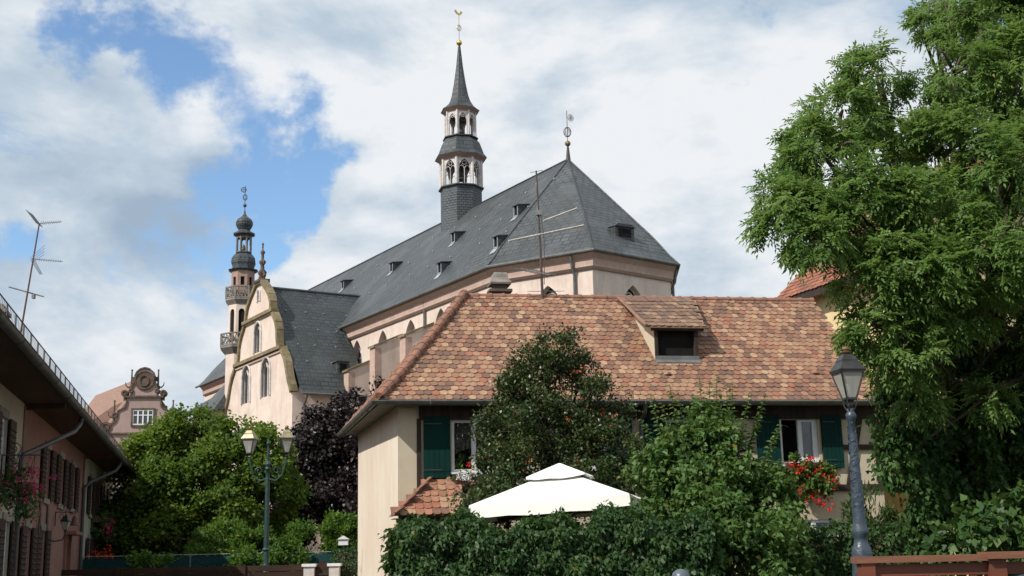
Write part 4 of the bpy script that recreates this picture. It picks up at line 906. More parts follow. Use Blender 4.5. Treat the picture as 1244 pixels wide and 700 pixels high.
# ridge and hip caps
def caps(mb, pts, r_, step=.36, rd=random.Random(1)):
    P = [V3(p) for p in pts]; d = [0]
    for a, b in zip(P[:-1], P[1:]): d.append(d[-1]+(b-a).length)
    def at_(s_):
        for j in range(len(P)-1):
            if s_ <= d[j+1]+1e-6: return P[j].lerp(P[j+1], (s_-d[j])/(d[j+1]-d[j]))
        return P[-1]
    n_ = int(d[-1]/step)
    for i in range(n_):
        a, b = at_(d[-1]*i/n_), at_(d[-1]*(i+1)/n_+.0); dd = (b-a)
        mb.tube([a, a+dd*.82, a+dd*.83, a+dd*1.04], [r_*.9, r_*.98, r_*1.16, r_*1.18], 10, 0)
        mb.tube([a+dd*.99, a+dd*1.07], [r_*1.05, r_*.9], 8, 1)
m_ = MB(); caps(m_, [(RX, 3.85, 8.70), (RR+.05, 3.85, 8.72)], .085); m_.build('ridge_caps', ['ridge_clay', 'mortar'], hroof)
m_ = MB(); caps(m_, [(hipx(a)-.02, a-.02, hz(a)+.05) for a in (-.42, .3, 1.15, 2.2, 3.85)], .125, .34); m_.build('hip_caps', ['ridge_clay', 'mortar'], hroof)
m_ = MB(); fa = V3((-.97, HB, 5.25)); caps(m_, [fa, V3((RX, 3.85, 8.72))], .12, .36); m_.build('hip_caps', ['ridge_clay', 'mortar'], hroof)
# shed dormer
dt = 7.38   # height of its front edge
m_ = MB()
for xx in (DX0-.04, DX1): m_.extr([(xx, DY, hz(DY)-.02), (xx, DY, dt-.03), (xx, 3.55, hz(3.55)-.1)], (.04, 0, 0))
dorm = m_.build('dormer', 'house_plaster', house)
m_ = MB(); m_.box(DX0, DX1, DY+.13, DY+.15, 6.4, 7.35); m_.build('opening', 'dark_void', dorm)
m_ = MB(); m_.box(DX0-.02, DX1+.05, DY-.03, DY+.03, hz(DY)+.02, hz(DY)+.03); m_.poly([(DX0-.05, DY-.02, hz(DY)+.06), (DX1+.08, DY-.02, hz(DY)+.06), (DX1+.08, DY-.16, hz(DY-.16)+.06), (DX0-.05, DY-.16, hz(DY-.16)+.06)]); m_.box(DX0-.03, DX1+.05, DY-.05, DY-.01, hz(DY)+.04, hz(DY)+.13); m_.build('sill_flashing', 'zinc', dorm)
m_ = MB()
for xx in (DX0-.03, DX1-.04): m_.box(xx, xx+.09, DY-.02, DY+.12, hz(DY)+.05, dt-.03)
m_.box(DX0-.12, DX1+.2, DY-.1, DY+.0, dt-.10, dt-.03); m_.build('frame', 'timber', dorm)
m_ = MB(); rws = [(DY-.14+(3.62-DY+.14)*i/8, dt-.02+(8.64-dt+.02)*i/8) for i in range(9)]
m_.extr([(DX0-.28, rws[0][0], rws[0][1]-.03), (DX1+.22, rws[0][0], rws[0][1]-.03), (DX1+.9, rws[-1][0], rws[-1][1]-.03), (DX0-.28, rws[-1][0], rws[-1][1]-.03)], (0, 0, .03))
tile_slope(m_, rws, lambda s_: V3((DX0-.26, s_[0], s_[1])), lambda s_: V3((DX1+.22+.6*(s_[0]-DY)/2.4, s_[0], s_[1])), .192, rd); m_.build('dormer_roof', 'old_tiles', dorm)
m_ = MB(); m_.tube([(DX0-.27, rws[0][0], rws[0][1]+.03), (DX0-.27, rws[-1][0], rws[-1][1]+.03)], .045, 6); m_.build('verge', 'ridge_clay', dorm)
# ventilation tiles
for x, y in ((6.95, .55), (11.0, .62)):
    m_ = MB(); m_.lathe([(.11, 0), (.09, .05), (.03, .09)], 10, (x, y, hz(y)+.03)); m_.build('vent_tile', 'porch_tiles', hroof)
# chimney
m_ = MB(); cx, cy = 3.35, 4.7
m_.box(cx-.24, cx+.24, cy-.2, cy+.2, 7.2, 8.98); m_.box(cx-.33, cx+.33, cy-.28, cy+.28, 8.98, 9.06); m_.box(cx-.2, cx+.2, cy-.17, cy+.17, 9.06, 9.2); ch_ = m_.build('chimney', 'far_stone', house)
m_ = MB(); m_.lathe([(.42, 9.2), (.44, 9.25), (.36, 9.33), (.31, 9.4), (.29, 9.52), (.25, 9.56)], 4, (cx, cy, 0), R(45)); m_.build('chimney_cap', 'grey_stone', ch_)
# porch roof
m_ = MB(); e0, e1, pz = -.17, 1.75, 2.52
lo_ = [(-.2, -1.1), (1.75, -1.1)]; top_ = [(.75, -.05), (1.2, -.05)]
m_.poly([(-.2, -1.1, pz), (1.75, -1.1, pz), (1.2, -.04, 3.36), (.75, -.04, 3.36)]); m_.poly([(-.2, -1.1, pz), (.75, -.04, 3.36), (-.2, -.03, pz)]); m_.poly([(1.75, -1.1, pz), (1.2, -.04, 3.36), (1.75, -.03, pz)])
m_.poly([(-.2, -1.1, pz-.05), (1.75, -1.1, pz-.05), (1.75, -.04, pz-.05), (-.2, -.04, pz-.05)]); por = m_.build('porch_roof', 'old_tiles', house)
m_ = MB(); prw = [(i/6) for i in range(7)]
tile_slope(m_, prw, lambda s_: V3((-.2, -1.12, pz)).lerp(V3((.75, -.04, 3.38)), s_), lambda s_: V3((1.75, -1.12, pz)).lerp(V3((1.2, -.04, 3.38)), s_), .192, rd)
tile_slope(m_, prw, lambda s_: V3((-.2, -.03, pz)).lerp(V3((.75, -.03, 3.38)), s_), lambda s_: V3((-.2, -1.12, pz)).lerp(V3((.75, -.04, 3.38)), s_), .192, rd)
m_.build('roof_tiles', 'porch_tiles', por)
m_ = MB(); caps(m_, [(-.16, -1.08, pz+.05), (.75, -.06, 3.40)], .06, .3); m_.build('hip_caps', ['ridge_clay', 'mortar'], por); m_ = MB(); caps(m_, [(1.71, -1.08, pz+.05), (1.2, -.06, 3.40)], .06, .3); m_.build('hip_caps', ['ridge_clay', 'mortar'], por)
m_ = MB(); m_.box(-.14, 1.7, -1.05, -.98, pz-.14, pz-.05); m_.beam((-.08, -.95, pz-.1), (-.02, -.04, 1.7), .07, .07); m_.tube([(-.05-.13*math.cos(R(a))*(1-a/900), -.9, pz-.28+.13*math.sin(R(a))*(1-a/900)) for a in range(0, 640, 40)], .012, 5); m_.build('porch_frame', 'timber', por)

# rooftop antenna of that house
def yagi(mb, c, d, n_, sp, l0, l1, side, r_=.008):
    c, d, side = V3(c), V3(d).normalized(), V3(side).normalized()
    mb.tube([c-d*sp, c+d*sp*n_], r_*1.6, 5)
    for i in range(n_): q = c+d*sp*i; l_ = (l0+(l1-l0)*i/n_)/2; mb.tube([q-side*l_, q+side*l_], r_*1.2, 4)

ant = thing('tv_antenna', 'tall rusty television antenna on the ridge of the red tiled roof', 'antenna', (0.86, 34.05, 8.05)); 
m_ = MB(); m_.tube([(0, 0, 0), (-.03, 0, 2.0), (-.09, 0, 4.35)], [.045, .036, .024], 7); m_.lathe([(.12, .02), (.07, .12), (.04, .2)], 10); m_.tube([(.05, .02, 1.0), (.09, 0, 2.2), (0, 0, 3.1)], .012, 5); m_.build('mast', 'old_mast', ant)
def boom(p, q, n_, l_, r_):
    m_ = MB(); p, q = V3(p), V3(q); m_.tube([p, q], r_, 6); sd_ = V3((-.5, 1, 0)).normalized()
    for i in range(n_): c_ = p.lerp(q, (i+.5)/n_); m_.tube([c_-sd_*l_, c_+sd_*l_], .007, 4)
    m_.build('boom', 'pale_metal', ant)
boom((-.93, -.3, 2.2), (1.25, .4, 2.8), 18, .10, .032)
boom((.08, 0, 2.85), (1.07, .35, 3.3), 12, .09, .028)
m_ = MB(); yagi(m_, (-.5, 0, 1.45), (1, -.35, -.35), 6, .13, .9, .7, (1, .6, .05), .007); yagi(m_, (-.05, 0, .8), (1, .3, .05), 5, .1, .8, .6, (1, .3, .05), .006); m_.build('boom', 'zinc', ant)
m_ = MB(); m_.tube([(-.26, 0, 4.3), (.1, 0, 4.36)], .009, 4); m_.tube([(-.09, 0, 3.0), (-.07, 0, 3.6), (-.1, 0, 4.0)], .02, 5); m_.box(-.12, .04, -.08, .05, 3.02, 3.16); m_.build('aerial_tip', 'zinc', ant)

# window plants of the house
def flowers(name, m, pts, rg, size, parent, k=7):
    P = np.repeat(np.array(pts), k, 0)+rg.normal(size=(len(pts)*k, 3))*size*.55; n = len(P); d = rg.normal(size=(n, 3)); nr = rg.normal(size=(n, 3))*.5; nr[:, 1] -= 1
    return leaf_mesh(name, m, P, d, nr, size*(.7+.5*rg.random(n)), size*.8, rg.random(n), parent)
def local(o, v): return (o.matrix_basis @ V3(v))
bpy.context.view_layer.update()
p_ = local(house, (10.2, -.22, 3.62)); gb = thing('geranium_box', 'window box overflowing with scarlet geraniums under the right-hand green-shuttered window', 'flower box', p_, R(10.5))
m_ = MB(); m_.box(-.5, .5, -.1, .12, -.12, .08); m_.build('planter', 'rust_brown', gb)
crown('foliage', 'gera_leaf', [(-.3, -.12, -.05, .28, .2, .25), (.1, -.15, -.12, .35, .22, .3), (.36, -.16, -.35, .26, .2, .38), (.15, -.15, -.6, .3, .18, .25), (-.15, -.12, -.35, .3, .16, .3)], 2900, .085, .075, gb, 4, 5, .05, .2, 10, .4)
rg = np.random.default_rng(2); pts = []
for (cx_, cz_, sx_, sz_, k) in ((.1, -.25, .35, .3, 26), (.4, -.4, .18, .35, 22), (.05, -.75, .33, .2, 18), (-.3, -.1, .22, .16, 7), (.3, -1.0, .2, .1, 4), (-.42, -.62, .06, .1, 3), (.0, .17, .05, .06, 2)):
    for _ in range(k): pts.append((rg.normal()*sx_*.6+cx_, -.36+rg.random()*.12, rg.normal()*sz_*.6+cz_))
flowers('blossoms', 'flower_red', pts, rg, .05, gb, 10)
flowers('white_blossoms', 'flower_white', [(-.05+rg.normal()*.07, -.25, .12+rg.normal()*.04) for _ in range(6)], rg, .045, gb, 8)
p_ = local(house, (2.0, .14, 3.6)); gp_ = thing('potted_geranium', 'red geranium pot inside the lace-curtained window', 'potted plant', p_, R(10.5))
m_ = MB(); m_.lathe([(.07, 0), (.1, .15), (.11, .15)], 10); m_.build('pot', 'ridge_clay', gp_)
crown('foliage', 'gera_leaf', [(-.35, 0, .22, .3, .05, .16), (.1, 0, .22, .3, .05, .18)], 260, .09, .08, gp_, 5, 5, .03, 0, 8, .4)
flowers('blossoms', 'flower_red', [(.02+rg.normal()*.05, -.06, .2+rg.normal()*.03) for _ in range(9)]+[(-.28+rg.normal()*.03, -.05, .14) for _ in range(3)], rg, .05, gp_, 9)
p_ = local(house, (1.55, -.18, 3.36)); wp_ = thing('white_flower_box', 'small window box of white flowers above the little porch roof', 'flower box', p_, R(10.5))
m_ = MB(); m_.box(-.25, .3, -.06, .1, -.1, .04); m_.build('planter', 'rust_brown', wp_); crown('foliage', 'gera_leaf', [(0, 0, .06, .28, .1, .1)], 200, .07, .06, wp_, 6, 5, .03, .1, 6, .4)
flowers('blossoms', 'flower_white', [(rg.normal()*.13, -.1, .08+rg.normal()*.05) for _ in range(22)], rg, .045, wp_, 8)

# neighbouring yellow house behind the ash
nb = thing('yellow_house', 'yellow plastered house with a red tiled roof half hidden behind the ash tree', 'house', (8.9, 38.45, 0), R(22.8))
m_ = MB(); m_.poly([(0, 0, 0), (0, -8, 0), (0, -8, 9.3), (0, 0, 9.3)]); m_.poly([(0, 0, 0), (8, 0, 0), (8, 0, 9.3), (4, 0, 12.9), (0, 0, 9.3)]); m_.poly([(0, -8, 0), (8, -8, 0), (8, -8, 9.3), (4, -8, 12.9), (0, -8, 9.3)]); m_.poly([(8, 0, 0), (8, -8, 0), (8, -8, 9.3), (8, 0, 9.3)]); m_.build('wall', 'yellow_plaster', nb)
m_ = MB(); m_.extr([(-.5, .3, 9.25), (4, .3, 13.3), (8.5, .3, 9.25), (8.5, .3, 9.05), (4, .3, 13.1), (-.5, .3, 9.05)], (0, -8.6, 0)); nr_ = m_.build('roof', 'timber', nb)
m_ = MB(); rws = [(-.52+4.52*i/27, 9.27+4.07*i/27) for i in range(28)]; tile_slope(m_, rws, lambda s_: V3((s_[0], .3, s_[1])), lambda s_: V3((s_[0], -8.3, s_[1])), .2, rd); m_.build('roof_tiles', 'red_tiles', nr_)

# ================================================================== ROW OF HOUSES in shade along the lane
RB = R(13.65); RO = (-8.70, 18.3, 0)
GZ = .2
def row_house(name, label, y0, y1, wm, ups, lows, loc_extra=None, door=None):
    """ups/lows: window start positions along the wall"""
    t = thing(name, label, 'house', RO, RB, 'houses in the shaded row'); m_ = MB()
    ol_ = sorted(lows); W = y1-y0
    panel(m_, (0, y1, 0), (0, -1, 0), (-1, 0, 0), W, 2.8, [(y1-a-w_/2, b, w_, h, 'rect') for (a, w_, b, h) in lows], .16)
    panel(m_, (0, y1, 2.8), (0, -1, 0), (-1, 0, 0), W, 2.32, [(y1-a-w_/2, b-2.8, w_, h, 'rect') for (a, w_, b, h) in ups], .16)
    m_.poly([(0, y1, 0), (-6, y1, 0), (-6, y1, 5.1), (-3, y1, 6.6), (0, y1, 5.1)]); m_.poly([(0, y0, 0), (-6, y0, 0), (-6, y0, 5.1), (-3, y0, 6.6), (0, y0, 5.1)]); m_.poly([(-6, y0, 0), (-6, y1, 0), (-6, y1, 5.1), (-6, y0, 5.1)])
    m_.build('wall', wm, t)
    for (a, w_, b, h) in ups+lows:
        isdoor = b < .3
        f_ = MB(); x_ = -.10
        if not isdoor:
            for yy in (a, a+w_-.06, a+w_/2-.04): f_.box(x_, x_+.05, yy, yy+.07, b, b+h)
            f_.box(x_-.001, x_+.049, a, a+w_, b, b+.07); f_.box(x_-.001, x_+.049, a, a+w_, b+h-.07, b+h); f_.box(x_-.001, x_+.045, a, a+w_, b+h*.66, b+h*.66+.04)
            o = f_.build('window', 'white_frame', t); g = MB(); g.box(x_-.02, x_-.01, a, a+w_, b, b+h); g.build('pane', 'glass', o)
            g = MB(); g.box(-.0, .055, a-.06, a+w_+.06, b-.13, b-.002); g.build('sill', 'grey_stone', o); g = MB(); g.box(-.0, .03, a-.06, a+w_+.06, b+h+.002, b+h+.17); g.build('lintel', 'grey_stone', o)
            for (s0, s1) in ((a-.80, a-.05), (a+w_+.05, a+w_+.80)):
                if s0 < y0 or s1 > y1: continue
                sh_ = MB(); sh_.box(.035, .075, s0, s1, b-.02, b+h+.02)
                for k in range(9): z_ = b+.1+(h-.2)*k/9; sh_.extr([(.06, s0+.07, z_), (.095, s0+.07, z_+.02), (.095, s0+.07, z_+.035), (.06, s0+.07, z_+.07)], (0, s1-s0-.14, 0))
                sh_.build('shutter', 'shutter_brown', t)
        else:
            f_.box(-.13, -.09, a, a+w_, b, b+h); o = f_.build('door', 'shutter_brown', t)
            for z_ in (b+.3, b+1.2): q = MB(); q.box(-.088, -.07, a+.15, a+w_-.15, z_, z_+.6); q.build('door_panel', 'timber', o)
            q = MB(); q.box(-.0, .07, a-.22, a-.002, 0, b+h+.2); q.box(-.0, .07, a+w_+.002, a+w_+.22, 0, b+h+.2); q.box(-.0, .35, a-.35, a+w_+.35, b+h+.2, b+h+.30); q.build('door_surround', 'red_stone', o)
    m_ = MB(); m_.extr([(.9, y0, 5.16), (.0, y0, 5.12), (-.1, y0, 5.12), (-.1, y0, 5.22), (.9, y0, 5.26)], (0, y1-y0, 0)); m_.beam((0, y0+.12, 5.06), (.84, y0+.12, 5.10), .14, .12)
    m_.build('soffit', 'soffit_brown', t)
    m_ = MB(); m_.extr([(.98, y0, 5.27), (-3, y0, 7.05), (-7, y0, 5.2), (-7, y0, 5.1), (-3, y0, 6.9), (.98, y0, 5.2)], (0, y1-y0, 0)); m_.build('roof', 'red_tiles', t)
    mm = half_gutter([(1.0, y0, 5.2), (1.0, y1, 5.2)], .095); mm.build('gutter', 'lead_gutter', t)
    # snow guard along the eaves
    m_ = MB(); zt = 5.62
    m_.tube([(.92, y0, zt), (.92, y1, zt)], .012, 5); m_.tube([(.92, y0, 5.38), (.92, y1, 5.38)], .008, 4)
    k = y0
    while k < y1: m_.tube([(.92, k, 5.28), (.92, k, zt)], .014 , 5); k += .9
    k = y0
    while k < y1: m_.tube([(.92, k, 5.3), (.92, k, zt)], .004, 3); k += .15
    m_.build('snow_guard', 'iron', t)
    return t
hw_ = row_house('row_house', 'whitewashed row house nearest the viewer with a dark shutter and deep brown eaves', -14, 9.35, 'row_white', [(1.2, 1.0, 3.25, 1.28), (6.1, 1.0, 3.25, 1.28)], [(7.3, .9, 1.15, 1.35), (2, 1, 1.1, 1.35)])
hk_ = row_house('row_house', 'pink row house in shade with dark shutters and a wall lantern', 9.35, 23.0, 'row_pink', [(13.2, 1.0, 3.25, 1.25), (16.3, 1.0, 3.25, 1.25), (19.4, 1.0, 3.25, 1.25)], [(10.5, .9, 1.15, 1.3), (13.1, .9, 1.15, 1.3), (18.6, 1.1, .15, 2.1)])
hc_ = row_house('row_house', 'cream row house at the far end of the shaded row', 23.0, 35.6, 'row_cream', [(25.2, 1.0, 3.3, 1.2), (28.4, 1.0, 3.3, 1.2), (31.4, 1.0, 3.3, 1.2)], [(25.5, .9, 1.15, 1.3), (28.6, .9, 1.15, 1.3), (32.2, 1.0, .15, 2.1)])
def downpipe(par, pts, m='dark_pipe', r_=.055):
    m_ = MB(); m_.tube(pts, r_, 8); m_.build('downpipe', m, par)
downpipe(hk_, [(.95, 12.0, 5.1), (.93, 11.95, 4.95), (.85, 11.5, 4.72), (.2, 9.2, 4.05), (.1, 8.8, 3.95), (.09, 8.65, 3.75), (.09, 8.6, 0)])
downpipe(hc_, [(.95, 25.8, 5.1), (.93, 25.7, 4.95), (.85, 25.0, 4.72), (.2, 22.9, 4.2), (.09, 22.5, 4.0), (.09, 22.45, 0)])
downpipe(hc_, [(.95, 35.5, 5.1), (.9, 35.4, 4.9), (.2, 34.9, 4.4), (.09, 34.6, 4.2), (.09, 34.6, 0)])
m_ = MB(); m_.box(-.02, .03, 9.26, 9.42, 0, 5.08); m_.build('corner_strip', 'row_pink', hk_)
m_ = MB(); m_.box(-.02, .05, 22.75, 22.95, 0, 5.08); m_.build('corner_strip', 'red_stone', hk_)
bpy.context.view_layer.update()
def rowp(x, y, z): return V3(RO)+Matrix.Rotation(RB, 3, 'Z')@V3((x, y, z))
# chimney behind the snow guard
m_ = MB(); cx, cy = -.15, 5.3
m_.box(cx-.3, cx+.3, cy-.3, cy+.3, 5.4, 6.2); m_.box(cx-.35, cx+.35, cy-.35, cy+.35, 6.2, 6.27); ch_ = m_.build('chimney', 'zinc', hw_)
m_ = MB(); m_.box(cx-.25, cx+.25, cy-.25, cy+.25, 6.27, 6.36); m_.box(cx-.33, cx+.33, cy-.33, cy+.33, 6.36, 6.43); m_.lathe([(.38, 6.44), (.36, 6.53), (.2, 6.58)], 4, (cx, cy, 0), R(45)); m_.build('chimney_cap', 'grey_stone', ch_)
a2 = thing('roof_aerial', 'thin leaning aerial mast with three arms on the shaded row of houses', 'antenna', (-12.0, 29.4, 5.6))
m_ = MB(); m_.tube([(-.10, 0, -.2), (.37, 0, 4.25)], [.03, .018], 6); m_.tube([(-.22, -.3, 0), (-.1, 0, 1.2)], .012, 4); m_.build('mast', 'rust_brown', a2)
m_ = MB(); yagi(m_, (.40, 0, 4.25), (1, .2, .12), 10, .05, .16, .1, (.1, .6, .8), .006)
for k in range(6): m_.tube([(.38, -.2+.08*k, 4.2), (.1, -.2+.08*k, 4.55)], .006, 4)
for k in range(5): m_.tube([(.36-.06*k, -.24, 4.22+.075*k), (.36-.06*k, .24, 4.22+.075*k)], .006, 4)
m_.build('arm', 'zinc', a2)
m_ = MB(); yagi(m_, (.26, 0, 3.35), (1, -.1, -.13), 13, .06, .08, .06, (.2, .4, 1), .006)
for k in range(4): m_.tube([(.26+.04*k, -.15, 3.34-.02*k), (.5, .1, 3.72-.08*k)], .006, 4); m_.tube([(.26+.03*k, -.1, 3.3), (.42+.02*k, .1, 2.98)], .006, 4)
m_.build('arm', 'zinc', a2)
m_ = MB(); m_.tube([(-.28, 0, 2.66), (.55, .1, 2.42)], .018, 5); m_.box(.3, .36, -.03, .08, 2.36, 2.46); m_.build('arm', 'zinc', a2)

# hanging baskets, wall lantern, bell sign, wrought-iron figure
def bracket(mb, x, y, z, s=1.):
    mb.box(x-.01, x+.02, y-.02, y+.02, z-.45*s, z+.02); mb.tube([(x, y, z), (x+.75*s, y, z)], .014, 5)
    for (cx_, sg) in ((.22, 1), (.22, -1)):
        mb.tube([(x+cx_*s+(.13-.0001*a)*s*math.cos(R(a))*(1-a/700), y, z+sg*.13*s+sg*.13*s*math.sin(R(a))*(1-a/700)) for a in range(-90, 500, 30)], .009, 4)
hb = thing('hanging_basket', 'hanging basket of pink and red petunias on a scrolled bracket by the whitewashed wall', 'hanging basket', rowp(.05, 6.4, 3.75), RB)
m_ = MB(); bracket(m_, 0, 0, 0, 1.0); m_.build('bracket', 'iron', hb)
m_ = MB(); m_.tube([(.62, 0, 0), (.6, 0, -.5)], .006, 4); m_.tube([(.62, 0, 0), (.45, .1, -.55)], .006, 4); m_.lathe([(.05, -.85), (.2, -.75), (.26, -.55)], 12, (.45, 0, 0)); m_.build('basket', 'rust_brown', hb)
crown('foliage', 'ivy_leaf', [(.4, -.1, -.6, .5, .5, .32), (.3, -.3, -.95, .35, .45, .35), (.15, -.9, -.65, .3, .4, .32)], 1300, .07, .055, hb, 9, 5, .05, .35, 12, .4)
flowers('blossoms', 'flower_pink', [(.42+rg.normal()*.28, -.45+rg.normal()*.35, -.62+rg.normal()*.2) for _ in range(60)], rg, .042, hb, 8)
hb2 = thing('flower_box', 'box of pink flowers hanging beneath the far cream row house windows', 'flower box', rowp(.15, 27.6, 3.15), RB)
m_ = MB(); m_.box(-.1, .12, -1.3, 1.3, -.12, .06); m_.build('planter', 'rust_brown', hb2)
crown('foliage', 'ivy_leaf', [(.12, y_, -.15, .3, .6, .4) for y_ in (-1, -.3, .4, 1.1)], 1300, .085, .07, hb2, 10, 5, .05, .35, 8, .4)
flowers('blossoms', 'flower_pink', [(.38+rg.normal()*.08, rg.normal()*.7, -.25+rg.normal()*.2) for _ in range(36)], rg, .06, hb2, 7)
gb2 = thing('red_flower_pot', 'low pot of red flowers by the cream row house door', 'flower pot', rowp(.5, 24.2, G), RB)
m_ = MB(); m_.lathe([(.16, 0), (.22, .4), (.24, .4)], 12); m_.build('pot', 'ridge_clay', gb2); crown('foliage', 'ivy_leaf', [(0, 0, 1.1, .35, .35, .6)], 500, .07, .06, gb2, 11, 5, .05, .2, 10, .4)
flowers('blossoms', 'flower_red', [(.1+rg.normal()*.2, rg.normal()*.25, 1.35+rg.normal()*.2) for _ in range(40)], rg, .06, gb2, 8)
def lantern(par, z0, s, glass='glass_bright', metal='lamp_metal', roofm=None, rot=.45):
    """four-sided tapering street lantern with roof, glass panes and corner bars"""
    q4 = lambda r_, z: [(r_*math.cos(rot+math.pi/2*k), r_*math.sin(rot+math.pi/2*k), z0+z) for k in range(4)]
    m_ = MB(); B, T = q4(.105*s, 0), q4(.25*s, .40*s)
    for k in range(4): m_.beam(B[k], T[k], .022*s, .022*s); m_.beam(B[k], B[(k+1) % 4], .02*s, .03*s); m_.beam(T[k], T[(k+1) % 4], .026*s, .035*s)
    m_.lathe([(.03*s, -.14*s), (.05*s, -.10*s), (.035*s, -.05*s), (.10*s, -.015*s), (.105*s, 0)], 4, (0, 0, z0), rot); o = m_.build('lantern', metal, par)
    m_ = MB()
    for k in range(4):
        a, b, c_, d_ = V3(B[k]), V3(B[(k+1) % 4]), V3(T[(k+1) % 4]), V3(T[k]); m_.poly([a*.985+V3((0, 0, a.z*.015)), b*.985+V3((0, 0, b.z*.015)), c_*.985+V3((0, 0, c_.z*.015)), d_*.985+V3((0, 0, d_.z*.015))])
    gm = bpy.data.materials.get(glass+'_sheet')
    if gm is None:
        gm, t, b_ = base_mat(glass+'_sheet', .2, .6); b_.inputs['Base Color'].default_value = (.5, .5, .46, 1); tr = t.nodes.new('ShaderNodeBsdfTransparent'); tr.inputs[0].default_value = (.75, .76, .72, 1)
        ms = t.nodes.new('ShaderNodeMixShader'); ms.inputs[0].default_value = .62; t.links.new(tr.outputs[0], ms.inputs[1]); t.links.new(b_.outputs[0], ms.inputs[2]); t.links.new(ms.outputs[0], t.nodes['Material Output'].inputs[0])
    m_.build('glass', gm, o)
    m_ = MB(); m_.lathe([(.275*s, .40*s), (.285*s, .425*s), (.19*s, .54*s), (.175*s, .545*s), (.17*s, .58*s), (.10*s, .66*s), (.04*s, .675*s)], 4, (0, 0, z0), rot); m_.build('roof', roofm or metal, o)
    m_ = MB(); m_.lathe([(.04*s, .67*s), (.075*s, .69*s), (.08*s, .705*s), (.035*s, .72*s), (.055*s, .745*s), (.05*s, .775*s), (.01*s, .79*s)], 12, (0, 0, z0)); m_.build('finial', 'brass', o)
    m_ = MB(); m_.lathe([(.02*s, 0), (.045*s, .05*s), (.05*s, .2*s), (.03*s, .28*s)], 10, (0, 0, z0)); m_.build('bulb', 'white_frame', o)
    return o
wl = thing('wall_lantern', 'small old lantern on a curled arm against the pink row house', 'wall lamp', rowp(.12, 14.2, 2.35), RB)
ln_ = lantern(wl, .12, .55, metal='lamp_metal'); ln_.location = (.36, 0, 0)
m_ = MB(); m_.tube([(-.1, 0, -.1), (.1, 0, -.16), (.3, 0, -.12), (.36, 0, .03)], .02, 6); m_.box(-.11, -.08, -.12, .12, -.2, .75); m_.build('arm', 'iron', wl)
bs = thing('bell_sign', 'small wrought-iron bell sign on the pink row house', 'sign', rowp(.05, 15.6, 2.98), RB)
m_ = MB(); bracket(m_, 0, 0, 0, .8); m_.build('bracket', 'iron', bs); m_ = MB(); m_.tube([(.5, 0, 0), (.5, 0, -.12)], .01, 4); m_.lathe([(.14, -.36), (.13, -.33), (.08, -.22), (.06, -.14), (.02, -.1)], 12, (.5, 0, 0)); m_.build('bell', 'rust_brown', bs)
wf = thing('wall_ornament', 'thin wrought-iron wall figure between the pink house windows', 'ornament', rowp(.05, 12.4, 2.8), RB)
m_ = MB(); m_.tube([(0, 0, -.45), (0.02, .05, 0), (0, 0, .35)], .03, 5); m_.tube([(0, -.2, .3), (0, .25, .38)], .025, 5); m_.tube([(0, 0, -.1), (.02, .3, -.3), (0, .35, -.45)], .02, 5); m_.tube([(0, .0, .1), (.02, -.2, -.05)], .02, 5); m_.build('figure', 'iron', wf)

# ================================================================== STREET LAMPS
def turned_post(par, m, z0, z1, rb, rt, name='post', extra=None):
    m_ = MB(); h = z1-z0
    m_.lathe([(rb*2.3, 0), (rb*2.3, z0*.5), (rb*1.9, z0*.55), (rb*1.6, z0-.12), (rb*1.6, z0-.1), (rb*1.6, z0-.04), (rb*1.45, z0+.02), (rb*1.1, z0+.08), (rb*1.0, z0+.15), (rb*1.32, z0+.18), (rb*1.32, z0+.22), (rb*1.1, z0+.28), (rb, z0+.34), (rb*.93, z0+h*.4), (rt*1.15, z1-.35), (rt, z1-.14), (rt*1.5, z1-.12), (rt*1.5, z1-.07), (rt*.9, z1-.03), (rt*1.1, z1)], 20)
    if extra: extra(m_)
    return m_.build(name, m, par, True)
lr = thing('street_lamp', 'tall grey-blue embossed street lamp with a single four-sided lantern by the wooden railing', 'street lamp', (4.08, 15, G), 0, None)
def vines(m_):   # raised vine relief on the shaft
    rd = random.Random(4)
    for k in range(110):
        z_ = 1.6+1.12*k/110; a = rd.uniform(0, 6.28); rr = .073-.028*(z_-1.6)/1.2; m_.tube([(rr*math.cos(a), rr*math.sin(a), z_), (rr*math.cos(a+.5)*1.08, rr*math.sin(a+.5)*1.08, z_+.035), (rr*math.cos(a+.9), rr*math.sin(a+.9), z_+.03)], [.003, .007, .002], 5)
turned_post(lr, 'lamp_paint', 1.22, 2.9, .075, .042, extra=vines)
lantern(lr, 3.02, .82, rot=.95)
m_ = MB()
for a in range(4): c_, s_ = math.cos(.95+a*1.571), math.sin(.95+a*1.571); m_.tube([(.03*c_, .03*s_, 2.86), (.075*c_, .075*s_, 2.93), (.09*c_, .09*s_, 3.03)], .008, 5)
m_.build('cradle', 'lamp_metal', lr)
ll = thing('street_lamp', 'dark green twin-lantern street lamp in front of the leafy trees', 'street lamp', (-7.78, 39, G), 0, None)
turned_post(ll, 'lamp_green', .85, 4.15, .085, .055)
m_ = MB(); m_.lathe([(.12, 1.55), (.13, 1.58), (.09, 1.63)], 12); m_.lathe([(.06, 4.1), (.09, 4.2), (.05, 4.3), (.03, 4.75), (.06, 4.85), (.01, 5.0)], 10)
for sg in (-1, 1):
    m_.tube([(0, 0, 3.75), (sg*.25, 0, 3.68), (sg*.45, 0, 3.85), (sg*.55, 0, 4.2), (sg*.58, 0, 4.42)], [.04, .035, .03, .028, .03], 7)
    m_.tube([(sg*(.28+.12*math.cos(R(a))*(1-a/600)), 0, 4.0+.12*math.sin(R(a))*(1-a/600)) for a in range(0, 480, 30)], .014, 5)
m_.build('arms', 'lamp_green', ll)
for sg in (-1, 1): o = lantern(ll, 4.55, 1.08, roofm='pewter', rot=R(45)+.2*sg); o.location = (sg*.58, 0, 0)

